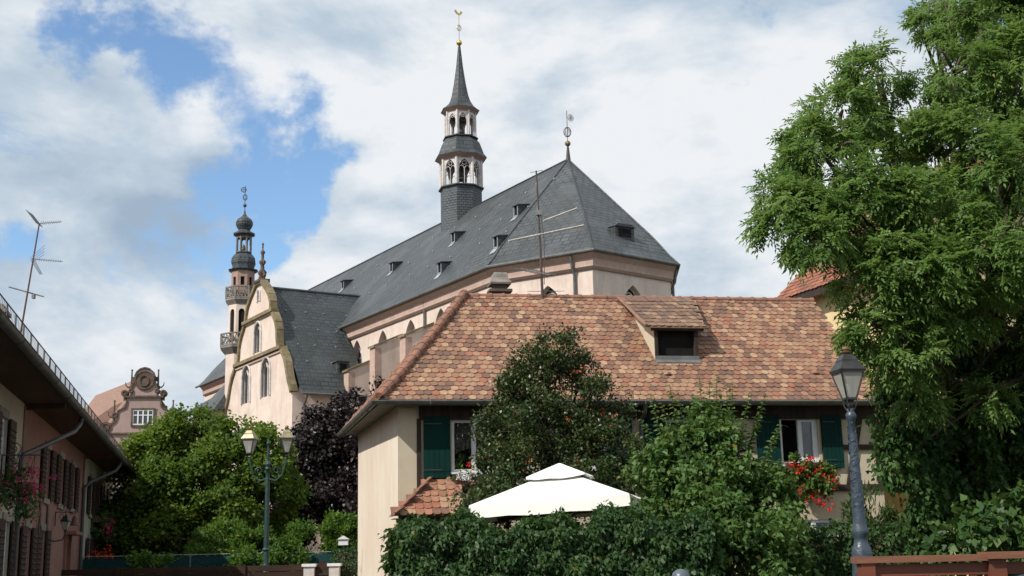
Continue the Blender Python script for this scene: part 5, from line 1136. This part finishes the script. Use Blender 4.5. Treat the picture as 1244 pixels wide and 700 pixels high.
# ================================================================== GAZEBO
gz = thing('gazebo', 'white canvas gazebo with a small raised top canopy behind the hedge', 'gazebo', (.97, 24.1, G), R(-12))
gz.rotation_euler = (0, R(-2.5), R(-12))
def canopy(rb, rt, zb, zt, val, sag=.0, n=8):
    m_ = MB(); cor = [(-1, -1), (1, -1), (1, 1), (-1, 1)]
    for k in range(4):
        a, b = V3((*cor[k], 0)), V3((*cor[(k+1) % 4], 0))
        for i in range(n):
            for j in range(n):
                def pt(s_, t_):
                    p = a.lerp(b, s_); rr = rb+(rt-rb)*t_; z_ = zb+(zt-zb)*t_-sag*math.sin(math.pi*t_)*math.sin(math.pi*s_)-.03*math.sin(math.pi*s_)*(1-t_)
                    return V3((p.x*rr, p.y*rr, z_))
                m_.poly([pt(i/n, j/n), pt((i+1)/n, j/n), pt((i+1)/n, (j+1)/n), pt(i/n, (j+1)/n)])
            if val:
                p, q = a.lerp(b, i/n)*rb, a.lerp(b, (i+1)/n)*rb; z0_, z1_ = zb-.03*math.sin(math.pi*i/n), zb-.03*math.sin(math.pi*(i+1)/n)
                m_.poly([p+Z*z0_, q+Z*z1_, q*1.012+Z*(z1_-val-.012*math.sin(i*2.3+2.3)), p*1.012+Z*(z0_-val-.012*math.sin(i*2.3))])
    return m_
canopy(1.48, .44, 2.22, 2.66, .22, .05).build('canopy', 'canvas', gz, True)
canopy(.56, .02, 2.72, 2.97, .045, .01, 5).build('top_canopy', 'canvas', gz, True)
m_ = MB()
for a in range(4):
    c_, s_ = (((-1, -1), (1, -1), (1, 1), (-1, 1))[a]); m_.tube([(c_*1.41, s_*1.41, 0), (c_*1.41, s_*1.41, 2.15)], .035, 6); d_ = ((1, -1), (1, 1), (-1, 1), (-1, -1))[a]
    m_.tube([(c_*1.41, s_*1.41, 2.06), (d_[0]*1.41, d_[1]*1.41, 2.06)], .018, 5); m_.tube([(c_*1.41, s_*1.41, 2.16), (c_*.4, s_*.4, 2.6)], .018, 5); m_.tube([(c_*.38, s_*.38, 2.55), (c_*.38, s_*.38, 2.74), (0, 0, 2.9)], .014, 5)
    for k in (-.3, .3):
        ex = V3((c_, s_, 0)).lerp(V3((*d_, 0)), .5+k)*.39; m_.tube([ex+Z*2.64, ex+Z*2.76], .012, 4)
m_.build('frame', 'rust_brown', gz)

# ================================================================== RAILING, BOLLARD, CAR
rl = thing('wooden_railing', 'red-brown wooden bridge railing with a broad flat top', 'railing', (2.95, 11, G+.12), 0)
zt = 1.52-G-.12
m_ = MB(); m_.box(-.03, 1.09, -.12, .12, zt-.055, zt); m_.build('top_rail', 'rail_cap', rl)
m_ = MB(); m_.box(1.08, 4.5, -.16, .10, zt-.04, zt+.018); m_.build('top_rail', 'rail_cap', rl)
for (xx, w_) in ((.0, .12), (1.1, .15), (2.8, .15), (4.3, .15)):
    m_ = MB(); m_.box(xx, xx+w_, -.10, .05, 0, zt-.058 if xx < 1 else zt-.043); m_.build('post', 'rail_wood', rl)
for (x0, x1) in ((.12, 1.1), (1.25, 2.8), (2.95, 4.3)):
    m_ = MB(); m_.box(x0, x1, -.05, .0, zt-.17, zt-.07); m_.build('board', 'rail_wood', rl)
    m_ = MB(); m_.box(x0, x1, -.05, .0, zt-.6, zt-.45); m_.build('board', 'rail_wood', rl)
    m_ = MB(); 
    for k in range(4): xx = x0+(x1-x0)*(k+.5)/4; m_.box(xx-.03, xx+.03, -.045, -.005, .1, zt-.174)
    m_.build('baluster', 'rail_wood', rl)
bo = thing('bollard', 'rounded grey-blue metal bollard top in front of the leafy shrub', 'bollard', (1.41, 11, G), 0)
m_ = MB(); m_.lathe([(.06, 0), (.06, .92), (.065, .94)], 16); m_.build('post', 'bollard_paint', bo, True); m_ = MB(); m_.lathe([(.07, .94), (.083, .95), (.083, 1.03), (.07, 1.07), (.035, 1.095), (.004, 1.10)], 20); m_.build('cap', 'bollard_paint', bo, True)
car = thing('parked_car', 'blue-grey car whose roof shows beneath the wooden railing', 'car', (3.15, 6.6, 0), 0)
def loft(secs):
    m_ = MB(); n_ = len(secs[0])
    for a, b in zip(secs[:-1], secs[1:]):
        for i in range(n_): m_.poly([a[i], a[(i+1) % n_], b[(i+1) % n_], b[i]])
    m_.poly(secs[0]); m_.poly(secs[-1]); return m_
def csec(y, k, top): # body outline along x at width y
    P = [(-2.05, .35), (-2.1, .6), (-2.0, .82), (-1.2, .95), (1.75, 1.0), (2.0, .9), (2.05, .5), (1.95, .3)]
    return [(x*(1-.04*k), y, z-.02*k) for x, z in P]
loft([csec(-.85, 1, 0), csec(-.8, .2, 0), csec(0, 0, 0), csec(.8, .2, 0), csec(.85, 1, 0)]).build('body', 'car_paint', car)
def gsec(y, k): return [(-1.2+.1*k, y, .94), (-.65+.08*k, y, 1.28), (-.42+.08*k, y, 1.40-.02*k), (0, y, 1.445-.02*k), (.9, y, 1.43-.02*k), (1.35-.08*k, y, 1.41-.02*k), (1.8-.1*k, y, .98)]
loft([gsec(-.74, 1), gsec(.74, 1)]).build('window', 'glass', car)
m_ = MB(); top = [(-.68, 1.262), (-.5, 1.37), (-.3, 1.425), (0, 1.448), (.5, 1.452), (.95, 1.435), (1.3, 1.39)]
for (x0, z0), (x1, z1) in zip(top[:-1], top[1:]):
    ysr = [(-.76, -.03), (-.6, 0), (0, .012), (.6, 0), (.76, -.03)]
    for (ya, da), (yb_, db) in zip(ysr[:-1], ysr[1:]): m_.poly([(x0, ya, z0+da+.004), (x1, ya, z1+da+.004), (x1, yb_, z1+db+.004), (x0, yb_, z0+db+.004)])
for s_ in (-1, 1):
    for p, q in (((-1.15, .95), (-.6, 1.3)), ((.1, .97), (.15, 1.44)), ((1.72, .99), (1.3, 1.38))): m_.beam((p[0], s_*.755, p[1]), (q[0], s_*.755, q[1]), .03, .07)
m_.build('roof', 'car_paint', car, True)
for x_ in (-1.3, 1.3):
    for s_ in (-1, 1):
        m_ = MB(); m_.tube([(x_, s_*.72, .31), (x_, s_*.88, .31)], .31, 20); o = m_.build('wheel', 'rubber', car); m_ = MB(); m_.tube([(x_, s_*.87, .31), (x_, s_*.89, .31)], .19, 16); m_.build('rim', 'zinc_light', o)
for s_ in (-1, 1): m_ = MB(); m_.box(-2.08, -1.98, s_*.6-.15, s_*.6+.15, .66, .78); m_.build('headlight', 'glass_bright', car)

# ================================================================== FENCES AND SMALL THINGS at the foot of the trees
fn = thing('wooden_fence', 'low dark plank fence at the foot of the leafy trees', 'fence', (-13.2, 36, G), 0)
m_ = MB()
for k in range(6): m_.box(0, 7.3, -.02, .02, .05+.18*k, .21+.18*k)
m_.build('plank_panel', 'dark_fence', fn)
for k in range(5): m_ = MB(); m_.box(-.05+1.8*k, .05+1.8*k, -.07, -.021, 0, 1.15); m_.build('post', 'dark_fence', fn)
nf = thing('netting_fence', 'dark teal wind netting stretched on wire posts before the round bushes', 'fence', (-14.2, 41, G), 0)
m_ = MB(); m_.box(0, 8.9, -.01, .01, .3, 1.42); m_.build('netting', 'teal_net', nf)
for k in range(6): m_ = MB(); m_.tube([(.05+1.76*k, -.03, 0), (.05+1.76*k, -.03, 1.52)], .025, 6); m_.build('post', 'zinc', nf)
m_ = MB(); m_.tube([(0, -.03, 1.49), (8.9, -.03, 1.48)], .012, 5); m_.build('wire', 'zinc_light', nf)
for (x_, w_, lab) in ((-5.93, .30, 'left white stone gate pillar with a flat cap'), (-5.22, .28, 'right white stone gate pillar with a flat cap')):
    gp2 = thing('gate_pillar', lab, 'pillar', (x_, 36, G), 0, 'white gate pillars'); m_ = MB(); m_.box(-w_/2, w_/2, -.15, .15, 0, 1.05); m_.build('shaft', 'cream_stone', gp2); m_ = MB(); m_.box(-w_/2-.05, w_/2+.05, -.19, .19, 1.052, 1.13); m_.build('cap', 'white_frame', gp2)
gt = thing('arched_gate', 'low dark wooden gate with an arched top between the white pillars', 'gate', (-5.58, 36, G), 0)
m_ = MB(); m_.extr([(-.2, -.02, 0)]+[(-.2+.4*k/10, -.02, .95+.27*math.sin(math.pi*k/10)) for k in range(11)]+[(.2, -.02, 0)], (0, .05, 0)); m_.build('leaf', 'dark_fence', gt); m_ = MB(); m_.box(-.19, .19, -.05, -.021, .35, .45); m_.box(-.19, .19, -.05, -.021, .8, .9); m_.build('rail', 'timber', gt)
bx = thing('white_lamp', 'little white lamp on a post above the clipped hedge', 'box', (-5.25, 38, G), 0)  # small white lamp, modelled as an unlit roofed box
m_ = MB(); m_.tube([(0, 0, 0), (0, 0, 1.65)], .02, 6); m_.build('post', 'zinc', bx); m_ = MB(); m_.box(-.14, .14, -.1, .1, 1.65, 1.82); m_.extr([(-.18, -.14, 1.82), (0, -.14, 1.93), (.18, -.14, 1.82)], (0, .28, 0)); m_.build('box', 'white_frame', bx)
lw = thing('low_house', 'small low pinkish house seen under the round tree', 'house', (-21, 62, 0), R(5))
m_ = MB(); panel(m_, (-2, 0, 0), (1, 0, 0), (0, 1, 0), 12, 2.9, [(1.2+1.6*k, 1.0, .7, 1.25, 'rect') for k in range(7)], .2); m_.poly([(10, 0, 0), (10, 6, 0), (10, 6, 2.9), (10, 0, 2.9)]); m_.build('wall', 'church_plaster', lw)
m_ = MB(); m_.extr([(-2.3, -.5, 2.85), (-2.3, 3, 4.4), (-2.3, 6.5, 2.85)], (12.6, 0, 0)); m_.build('roof', 'far_roof', lw)
for k in range(7): m_ = MB(); xx = -2+1.2+1.6*k; m_.box(xx-.38, xx+.38, .12, .16, 1.0, 1.07); m_.box(xx-.03, xx+.03, .12, .16, 1.0, 2.25); m_.box(xx-.38, xx-.3, .12, .16, 1.0, 2.25); m_.box(xx+.3, xx+.38, .12, .16, 1.0, 2.25); o = m_.build('window', 'white_frame', lw); m_ = MB(); m_.box(xx-.36, xx+.36, .165, .17, 1.0, 2.25); m_.build('pane', 'glass', o)

# ================================================================== PLANTS
def tree(name, label, cat, base, top, blobs, n, leaf, ln, wd, r0_, seed, group=None, **kw):
    t = thing(name, label, cat, base, 0, group); b = V3(base)
    bl = [(q[0]-b.x, q[1]-b.y, q[2]-b.z, *q[3:]) for q in blobs]
    limbs((0, 0, 0), V3(top)-b, bl, r0_, seed).build('trunk', 'bark', t, True)
    crown('crown', leaf, bl, n, ln, wd, t, seed, **kw); return t
# round maple
tree('maple_tree', 'broad light green maple tree with a dense round crown', 'tree', (-12.2, 48, G), (-12.0, 48, 3.6),
     [(-12.3, 48, 5.0, 2.6, 2.2, 2.2), (-10.2, 47.6, 5.3, 1.6, 1.6, 1.35), (-14.0, 47.4, 4.4, 1.8, 1.6, 1.9), (-15.0, 48, 2.9, 1.1, 1.2, 1.2), (-12.2, 47.5, 6.3, 1.2, 1.2, 1.0), (-13.6, 47.7, 5.7, 1.1, 1.2, .9), (-9.6, 48, 3.9, 1.2, 1.4, 1.5), (-11.5, 46.8, 3.5, 2.0, 1.3, 1.5), (-13.6, 46.6, 3.0, 1.5, 1.2, 1.3), (-12.0, 45.8, 2.4, 2.0, .9, .9), (-14.6, 46.5, 2.0, 1.0, .8, .8), (-10.6, 47.4, 6.3, .9, 1, .7)],
     90000, 'maple_leaf', .14, .125, .28, 21, sub=26, subr=.30, k=6, spread=.13, droop=.35, upb=.8)
tree('purple_maple', 'dark purple-leaved maple tree left of the tiled house', 'tree', (-7.6, 53, G), (-7.5, 53, 4.4),
     [(-7.3, 53, 5.2, 2.3, 2.0, 2.2), (-6.0, 53, 7.0, 1.5, 1.5, 1.3), (-4.9, 53.2, 8.1, 1.0, 1.1, .8), (-8.6, 52.6, 5.9, 1.2, 1.3, 1.2), (-8.9, 52.8, 3.8, 1.2, 1.3, 1.4), (-6.3, 52.2, 3.9, 1.7, 1.3, 1.5), (-8.3, 53, 7.4, .7, .8, .55), (-6.9, 52.6, 7.9, .8, .9, .6), (-4.6, 53, 6.4, 1.4, 1.3, 1.4), (-9.3, 52.6, 4.9, 1.1, 1.2, 1.3), (-9.6, 52.6, 3.4, 1.0, 1.2, 1.2), (-4.4, 53.2, 8.2, 1.1, 1.1, .9), (-5.3, 53, 8.0, 1.2, 1.2, .9), (-8.0, 52.5, 6.7, 1.2, 1.2, 1.0)],
     76000, 'purple_leaf', .15, .135, .28, 22, sub=24, subr=.30, k=6, spread=.14, droop=.3, upb=.8)
tree('round_bush', 'rounded bright green bush left of the twin street lamp', 'bush', (-9.7, 43, G), (-9.7, 43, 1.0), [(-9.7, 42, 1.75, 1.25, .8, 1.05), (-8.8, 42, 1.6, .9, .7, .95), (-10.5, 42, 1.3, .8, .7, .9)], 16000, 'bush_leaf', .14, .06, .1, 23, 'round bushes behind the netting', sub=30, subr=.28, k=5, spread=.07, droop=-.5, upb=.3)
tree('round_bush', 'rounded bright green bush beside the house wall', 'bush', (-6.6, 43, G), (-6.6, 43, 1.0), [(-6.6, 42.5, 1.95, 1.25, .9, 1.15), (-5.6, 42.5, 1.85, 1.0, .8, 1.1)], 16000, 'bush_leaf', .14, .06, .1, 24, 'round bushes behind the netting', sub=30, subr=.28, k=5, spread=.07, droop=-.5, upb=.3)
tree('leafy_bush', 'loose pale-leaved bush at the foot of the twin lamp', 'bush', (-8.0, 40.4, G), (-8.0, 40.4, .8), [(-7.5, 40.4, 1.55, .6, .5, .6), (-8.6, 40.4, 1.3, .6, .5, .6), (-11.6, 40.2, 1.3, .9, .5, .5)], 5200, 'bush_leaf', .13, .09, .06, 25, k=5, spread=.08)
# small clipped hedge
ch = thing('clipped_hedge', 'small clipped box hedge against the house corner', 'hedge', (-4.9, 36.6, G), 0)
m_ = MB(); m_.box(-.32, .55, -.25, .6, 0, 1.42); m_.build('stems', 'bark', ch); box_leaves('foliage', 'box_leaf', -.42, .65, -.35, .7, 0, 1.5, 6000, .06, .045, ch, 31, .04)

# glossy holly with orange berries
HB_ = [(.95, 26, 5.75, .6, .45, .5), (.5, 26, 5.5, .5, .4, .45), (.8, 26, 5.0, 1.15, .85, .75), (.55, 26, 4.2, 1.35, 1.0, .8), (1.3, 26, 4.35, 1.2, .9, .7), (.6, 25.9, 3.4, 1.5, 1.05, .85), (1.7, 26, 3.5, 1.2, .95, .8), (-.3, 25.8, 2.9, .9, .8, .6), (2.1, 25.9, 2.7, 1.0, .8, .8), (.5, 26, 2.3, 1.7, .9, .9), (-.45, 25.9, 3.55, .4, .4, .3), (0.0, 26, 4.9, .4, .4, .3), (1.45, 26, 5.3, .35, .35, .4)]
ho = tree('holly_tree', 'dark glossy conical holly tree dotted with orange berries', 'tree', (.8, 26.2, G), (.75, 26.1, 5.0), HB_, 52000, 'holly_leaf', .075, .05, .11, 33, sub=26, subr=.32, k=6, spread=.06, droop=.05, upb=.5)
rgb = np.random.default_rng(77); P_, O_2, _ = blob_points(rgb, [(q[0]-.8, q[1]-26.2, q[2]-G, q[3]*1.06, q[4]*1.06, q[5]*1.06) for q in HB_], 420, 26, .2)
flowers('berries', 'berry', [tuple(p) for p in P_ if p[1] < .1], rgb, .028, ho, 6)
# upright shrub with long leafy shoots
SB_ = [(3.2, 21, 2.3, 1.05, .8, .9), (2.7, 21, 2.9, .65, .6, .65), (3.5, 21, 3.1, .75, .6, .6), (4.0, 21, 2.2, .65, .6, .8), (3.7, 20.2, 1.3, .95, .8, .95), (3.2, 20.2, 1.5, .8, .7, .9), (2.8, 21, 1.7, .8, .7, .8), (3.3, 21, 3.6, .35, .35, .4), (3.1, 21, 3.35, .5, .4, .45)]
shb = tree('tall_shrub', 'tall green shrub with long upright leafy shoots before the half-timbered wall', 'shrub', (3.3, 21.1, G), (3.3, 21.1, 1.8), SB_, 26000, 'shrub_leaf', .115, .075, .06, 41, sub=22, subr=.34, k=5, spread=.07, droop=.4, upb=.7)
rs = random.Random(9); npos = []; nd_ = []; stems = MB()
tips = [(2.3, 4.35), (2.6, 4.45), (3.15, 4.6), (3.5, 4.7), (3.8, 4.55), (4.25, 4.3), (2.15, 3.95), (2.45, 4.15), (2.78, 4.35), (3.0, 4.3), (3.32, 4.55), (3.62, 4.5), (3.95, 4.3), (4.12, 3.95), (4.4, 3.75), (1.95, 3.45), (2.6, 3.9), (3.5, 4.05), (3.15, 4.0), (4.5, 3.2), (3.8, 3.8), (1.8, 3.0), (2.3, 3.5), (4.6, 2.7)]
for (tx, tz) in tips:
    b0 = V3((3.25+(tx-3.25)*.4-3.3, rs.uniform(-.35, .3), 1.6)); t0 = V3((tx-3.3, rs.uniform(-.6, .3), tz-G-.12)); md = b0.lerp(t0, .55)+V3((rs.uniform(-.06, .06), 0, .12))
    pp = [b0, md, t0, t0+V3(((tx-3.3)*.12, -.03, -.06))]; stems.tube(pp, [.014, .009, .004, .002], 5)
    for k in range(60):
        s_ = .25+.75*k/60; p = b0.lerp(md, s_/.55) if s_ < .55 else md.lerp(t0, (s_-.55)/.45); a = k*2.4
        npos.append(tuple(p)); nd_.append((math.cos(a)*.8+(tx-3.3)*.2, math.sin(a)*.8-.25, .25-.5*rs.random()))
stems.build('shoots', 'bark', shb); npos = np.array(npos); nd_ = np.array(nd_); nn_ = rgb.normal(size=npos.shape)*.35; nn_[:, 2] += 1
sc_ = np.tile(1.05-.55*(np.arange(60)/60)**2, len(tips)); leaf_mesh('shoot_leaves', 'shrub_leaf', npos, nd_, nn_, .15*sc_, .095*sc_, .5+.5*rgb.random(len(npos)), shb)
# creeper hedge across the foreground
hg = thing('creeper_hedge', 'long dense creeper-covered hedge in front of the gazebo', 'hedge', (1.2, 19.3, G), 0)
m_ = MB(); m_.box(-2.8, 1.5, -.2, .6, 0, 1.52); m_.build('stems', 'bark', hg)
def htop(x): return 1.68+.10*math.sin(x*2.1+.6)+.06*math.sin(x*5.3)+.05*math.sin(x*9.1)
box_leaves('foliage', 'hedge_leaf', -3.0, 1.7, -.45, .7, 0, 1.7, 43000, .092, .05, hg, 42, .13, htop)
# dark trellis hedge under the geraniums
tr_ = thing('trellis_hedge', 'thin dark hedge on a wire trellis below the geranium box', 'hedge', (5.7, 23, G), 0)
m_ = MB(); m_.box(-1.5, 1.9, -.03, .03, 0, 1.45); m_.build('stems', 'bark', tr_)
m_ = MB()
for k in range(12): m_.tube([(-1.5+.3*k, -.1, 0), (-1.5+.3*k, -.1, 1.7)], .008, 4)
for k in range(4): m_.tube([(-1.5, -.1, 1.0+.22*k), (1.9, -.1, 1.0+.22*k)], .006, 4)
m_.build('trellis', 'iron', tr_)
box_leaves('foliage', 'ivy_leaf', -1.6, 2.0, -.2, .2, 0, 1.6, 9000, .085, .055, tr_, 43, .09, lambda x: 1.62+.05*math.sin(x*6))
cf = thing('dwarf_conifer', 'feathery light green dwarf conifers below the plaster wall', 'conifer', (7.2, 24.5, G), 0)
for (x_, h_, r_) in ((-.35, 2.35, .28), (.0, 2.0, .3), (.35, 2.15, .3)): pass
m_ = MB(); m_.tube([(0, 0, 0), (0, 0, 1.9)], [.04, .01], 6); m_.build('trunk', 'bark', cf)
crown('foliage', 'conifer', [(-.45, 0, 1.3, .22, .3, .95), (-.1, 0, 1.1, .3, .3, .8), (.35, 0, 1.2, .35, .35, .8), (.8, 0, 1.1, .4, .35, .8)], 9000, .15, .03, cf, 44, 5, .05, -1.1, 16, .4)

# great ash
AB = []
def ab(px, py, Y, rr, ry=None, rz=None, wq=1.):   # lobe centre given in metres right of / above the viewpoint
    d = (f+(px-622)/1500*r-(py-350)/1500*u); k = Y/d.y; AB.append((d.x*k, Y, 1.6+d.z*k, rr*Y/1500, (ry or rr)*Y/1500, (rz or rr*.85)*Y/1500, wq))
for a_ in ((972, 268, 19.5, 50), (952, 236, 20, 28), (1000, 190, 20.5, 52), (1020, 145, 21, 44), (1065, 92, 21.5, 40), (1095, 150, 22, 46), (1040, 250, 20, 66), (990, 290, 19, 34), (1190, 20, 23, 62), (1160, 90, 22, 46), (1235, 95, 22, 64),
           (1150, 185, 21, 60), (1215, 215, 20, 70), (1120, 265, 20, 66), (1078, 335, 19.5, 56), (1130, 350, 19.5, 66), (1205, 330, 19.5, 72), (1062, 395, 19.3, 32), (1095, 425, 19.5, 42), (1165, 410, 22.5, 50), (1235, 405, 22.5, 56), (1135, 25, 24, 26), (1290, 60, 23, 80), (1310, 200, 21, 90), (1310, 350, 20, 90), (1230, -40, 23, 70), (1400, 150, 22, 110), (1120, 490, 20, 24), (1200, 485, 20, 22)): ab(*a_)
ash = thing('ash_tree', 'great ash tree with feathery bright green foliage at the right edge', 'tree', (9.6, 24.6, G))
bl = [(q[0]-9.6, q[1]-24.6, q[2]-G, q[3], q[4], q[5]) for q in AB]
limbs((0, 0, 0), (-.4, .2, 6.2), bl, .32, 51, .35, 4).build('trunk', 'bark', ash, True)
rga = np.random.default_rng(52); P_, O_2, T_ = blob_points(rga, bl, 29500, 22, .35, .80)
nl = 9; L0 = .245*(.7+.5*rga.random(len(P_)))
d0 = O_2*.55+rga.normal(size=P_.shape)*.45; d0[:, 2] -= .12; d0 /= np.linalg.norm(d0, axis=1)[:, None]
nr0 = rga.normal(size=P_.shape)*.35+O_2*.35; nr0[:, 2] += .9
sd0 = np.cross(d0, nr0); sd0 /= np.linalg.norm(sd0, axis=1)[:, None]
pos, dr, nrm, ln, tt = [], [], [], [], []
for j in range(nl):
    t_ = (.25+.75*((j//2)/4.)); s_ = 0 if j == 8 else (1 if j % 2 else -1)
    droop = np.zeros_like(d0); droop[:, 2] = -.30*t_*t_*L0
    pos.append(P_+d0*(L0*t_)[:, None]+droop); q = d0*(.55 if s_ else 1)+sd0*(.85*s_)+rga.normal(size=P_.shape)*.12; q[:, 2] -= .28; dr.append(q); nrm.append(nr0); ln.append(L0*.42); tt.append(T_*.55+rga.random(len(P_))*.45)
leaf_mesh('crown', 'ash_leaf', np.vstack(pos), np.vstack(dr), np.vstack(nrm), np.concatenate(ln), np.concatenate(ln)*.38, np.concatenate(tt), ash)
# creeper hanging in curtains under the ash
AB = []
for a_ in ((1095, 510, 21.6, 24, 24, 46), (1083, 560, 21.4, 16, 20, 36), (1092, 460, 21.8, 30, 30, 30), (1140, 500, 23.5, 50, 40, 80), (1200, 520, 23.5, 60, 40, 90), (1250, 520, 23, 60, 40, 100), (1150, 590, 23, 36, 30, 60), (1130, 560, 22, 9, 12, 60), (1118, 610, 21.6, 12, 14, 50), (1195, 600, 23, 50, 36, 50), (1300, 500, 23, 90, 60, 130), (1158, 540, 22.2, 8, 10, 70), (1180, 480, 22, 9, 10, 60), (1200, 545, 22, 8, 10, 50), (1240, 480, 22, 10, 10, 60)): ab(*a_[:4], ry=a_[4], rz=a_[5])
iv = thing('hanging_creeper', 'dense dark creeper curtain hanging beneath the ash tree', 'creeper', (8.6, 21.4, G))
bl = [(q[0]-8.6, q[1]-21.4, q[2]-G, q[3], q[4], q[5]) for q in AB]
limbs((.3, .2, 0), (.5, .4, 5), bl[:6], .12, 55, .2, 2).build('stem', 'bark', iv, True)
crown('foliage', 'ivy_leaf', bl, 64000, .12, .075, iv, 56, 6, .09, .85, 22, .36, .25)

# sunlit leafy bush at the foot of the creeper
AB = []
for a_ in ((1200, 655, 18.5, 40, 30, 26), (1245, 645, 18.5, 46, 30, 40), (1160, 668, 18.8, 26, 22, 18), (1290, 650, 18.5, 50, 30, 40)): ab(*a_[:4], ry=a_[4], rz=a_[5])
lb = thing('broadleaf_bush', 'broad-leaved sunlit bush behind the wooden railing', 'bush', (7.4, 18.6, G))
bl = [(q[0]-7.4, q[1]-18.6, q[2]-G, q[3], q[4], q[5]) for q in AB]
limbs((0, 0, 0), (.1, 0, 1.0), bl, .05, 58, .1, 2).build('stem', 'bark', lb, True)
crown('foliage', 'hedge_leaf', bl, 5200, .15, .11, lb, 59, 5, .1, .5, 16, .4, .6, .2)
